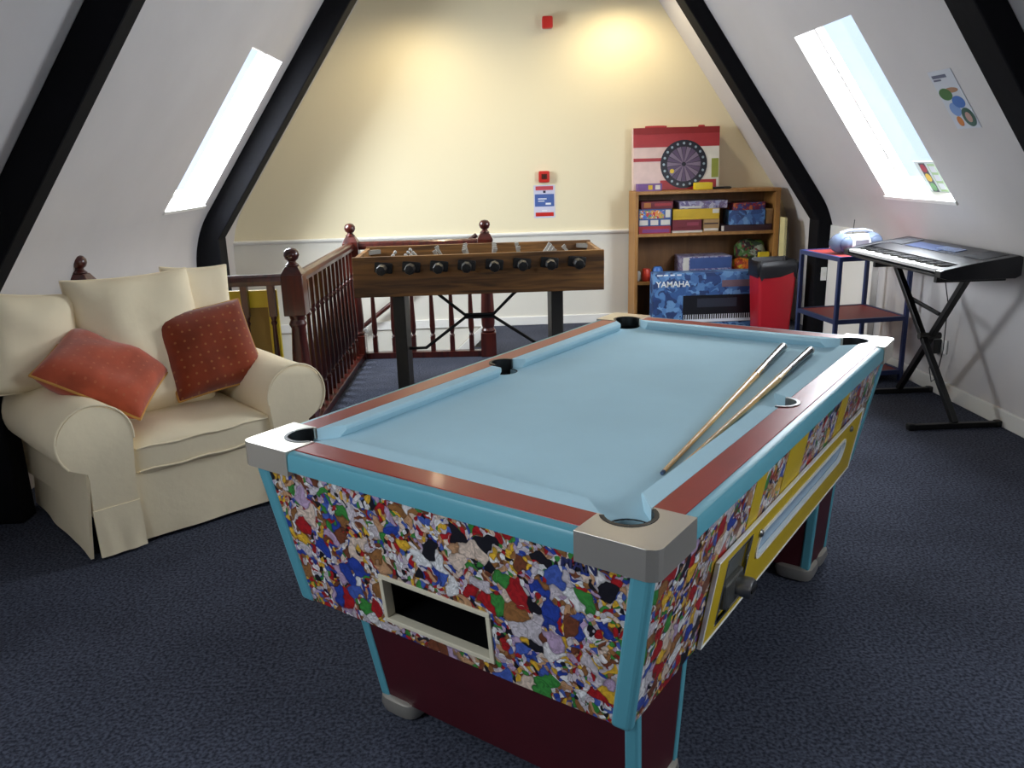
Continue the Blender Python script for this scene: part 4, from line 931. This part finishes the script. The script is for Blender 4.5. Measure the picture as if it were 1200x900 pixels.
def on_slope_R(y, z, off):   # frame on the right sloping ceiling: x along +y to -y seen from the room, y up the slope
    p = Vector((xr(z) - NX * off, y, z - NZ * off)); n = Vector((-NX, 0, -NZ)); up = Vector((-NZ, 0, NX)); xa = up.cross(n)
    mt = Matrix((xa, up, n)).transposed().to_4x4(); mt.translation = p; return mt
po = thing('wall_poster', 'tall narrow poster with green and blue shapes on the right sloping ceiling', 'poster'); po.matrix_world = on_slope_R(4.225, 1.78, .001)
MB().box(-.105, .105, -.17, .17, 0, .002).build('sheet', mat('poster_pale', (196, 200, 208), .6), po)
def ell(cx, cy, rx, ry2, z0, z1, n=20, hole=0.0):
    return MB().loft([[(cx + rx * cos(2 * pi * i / n), cy + ry2 * sin(2 * pi * i / n), z) for i in range(n)] for z in (z0, z1)])
ell(-.045, .035, .055, .035, .002, .003).build('green_blob', mat('poster_green', (70, 110, 60), .6), po); ell(.03, -.015, .052, .035, .002, .0032).build('blue_blob', mat('poster_blue', (70, 112, 180), .6), po)
ell(-.03, -.055, .045, .04, .002, .0028).build('pale_blue_blob', mat('poster_pale_blue', (120, 150, 200), .6), po); ell(-.04, -.125, .025, .03, .002, .003).build('orange_blob', mat('poster_orange', (196, 120, 60), .6), po)
ell(.02, .055, .06, .015, .002, .0027).build('brown_blob', mat('poster_brown', (160, 120, 90), .6), po)
g = ell(.05, -.105, .05, .055, .002, .0035).build('green_ring', mat('poster_dark_green', (60, 92, 80), .6), po); ell(.05, -.105, .025, .03, .0035, .0042).build('ring_centre', mat('poster_brick', (176, 140, 130), .6), g)
m = MB(); m.box(-.085, .04, .128, .146, .002, .003); m.box(-.085, -.02, .112, .122, .002, .003); m.build('dark_heading', mat('poster_ink', (96, 100, 120), .6), po)
tp = thing('window_sheet', 'small paper with traffic light picture taped to the right skylight glass', 'paper'); tp.matrix_world = on_slope_R(5.0, 1.335, -.07)
MB().box(-.13, .10, -.12, .12, 0, .002).build('sheet', mat('thin_paper', (214, 226, 224), .8), tp)
tlb = MB().box(-.085, -.015, -.105, .105, .002, .003).build('traffic_light', mat('signal_grey', (70, 76, 80), .6), tp)
for (yy, c) in ((.068, (170, 50, 70)), (0, (226, 190, 70)), (-.068, (90, 150, 90))): ell(-.05, yy, .03, .03, .003, .004, 16).build('signal_disc', mat('signal_%d' % c[0], c, .6), tlb)
m = MB(); m.box(.01, .09, -.1, .1, .002, .0026); m.build('green_table', mat('table_green', (170, 200, 150), .7), tp)
m = MB()
for i in range(3): m.box(.018, .082, -.085 + i * .062, -.04 + i * .062, .0026, .0032)
m.build('pale_table_cells', 'paper', tp)

# ------------------------------------------------------------------ lamps near the back wall (above the frame)
for (x, y, e_, lab) in ((1.28, 7.30, 42, 'recessed warm ceiling spotlight near the right end of the back wall'), (-.50, 7.10, 40, 'recessed warm ceiling spotlight near the left end of the back wall')):
    t = thing('ceiling_spotlight', lab, 'spotlight', (x, y, ZT)); t['group'] = 'ceiling spotlights above the back wall'
    MB().lathe([(.055, 0), (.058, -.012), (.045, -.02), (.04, -.012), (.04, 0)], n=20).build('bezel', 'chrome', t, smooth=True); MB().lathe([(.039, -.006), (.02, -.016), (.001, -.017)], n=16).build('bulb', 'bulb', t, smooth=True)
    L = bpy.data.lights.new('warm_spot', 'SPOT'); L.energy = e_ * 1.0; L.color = (1.0, .84, .56); L.spot_size = radians(165); L.spot_blend = .8; L.shadow_soft_size = .05
    lo = bpy.data.objects.new('warm_spot', L); COL.objects.link(lo); lo.location = (x, y, ZT - .05)

# ------------------------------------------------------------------ world, camera
wd = bpy.data.worlds.new('sky'); SC.world = wd; wd.use_nodes = True; nt = wd.node_tree
bg = nt.nodes['Background']; bg.inputs['Color'].default_value = (.72, .86, 1.0, 1); bg.inputs['Strength'].default_value = 1.25
cam = bpy.data.cameras.new('camera'); co = bpy.data.objects.new('camera', cam); COL.objects.link(co)
yaw, pit, rol = 0.0311382, 0.267911, -0.0291153
fw = Vector((sin(yaw) * cos(pit), cos(yaw) * cos(pit), -sin(pit))); r0 = Vector((cos(yaw), -sin(yaw), 0)); u0 = r0.cross(fw)
r = r0 * cos(rol) + u0 * sin(rol); u = u0 * cos(rol) - r0 * sin(rol)
mt = Matrix((r, u, -fw)).transposed().to_4x4(); mt.translation = (0, 0, 1.54054); co.matrix_world = mt
cam.sensor_width = 36; cam.sensor_fit = 'HORIZONTAL'; cam.lens = 949.34 * 36 / 1200; cam.clip_start = .02
SC.camera = co
SC.view_settings.view_transform = 'Standard'; SC.view_settings.exposure = -0.06
SC.cycles.max_bounces = 8; SC.cycles.use_denoising = True
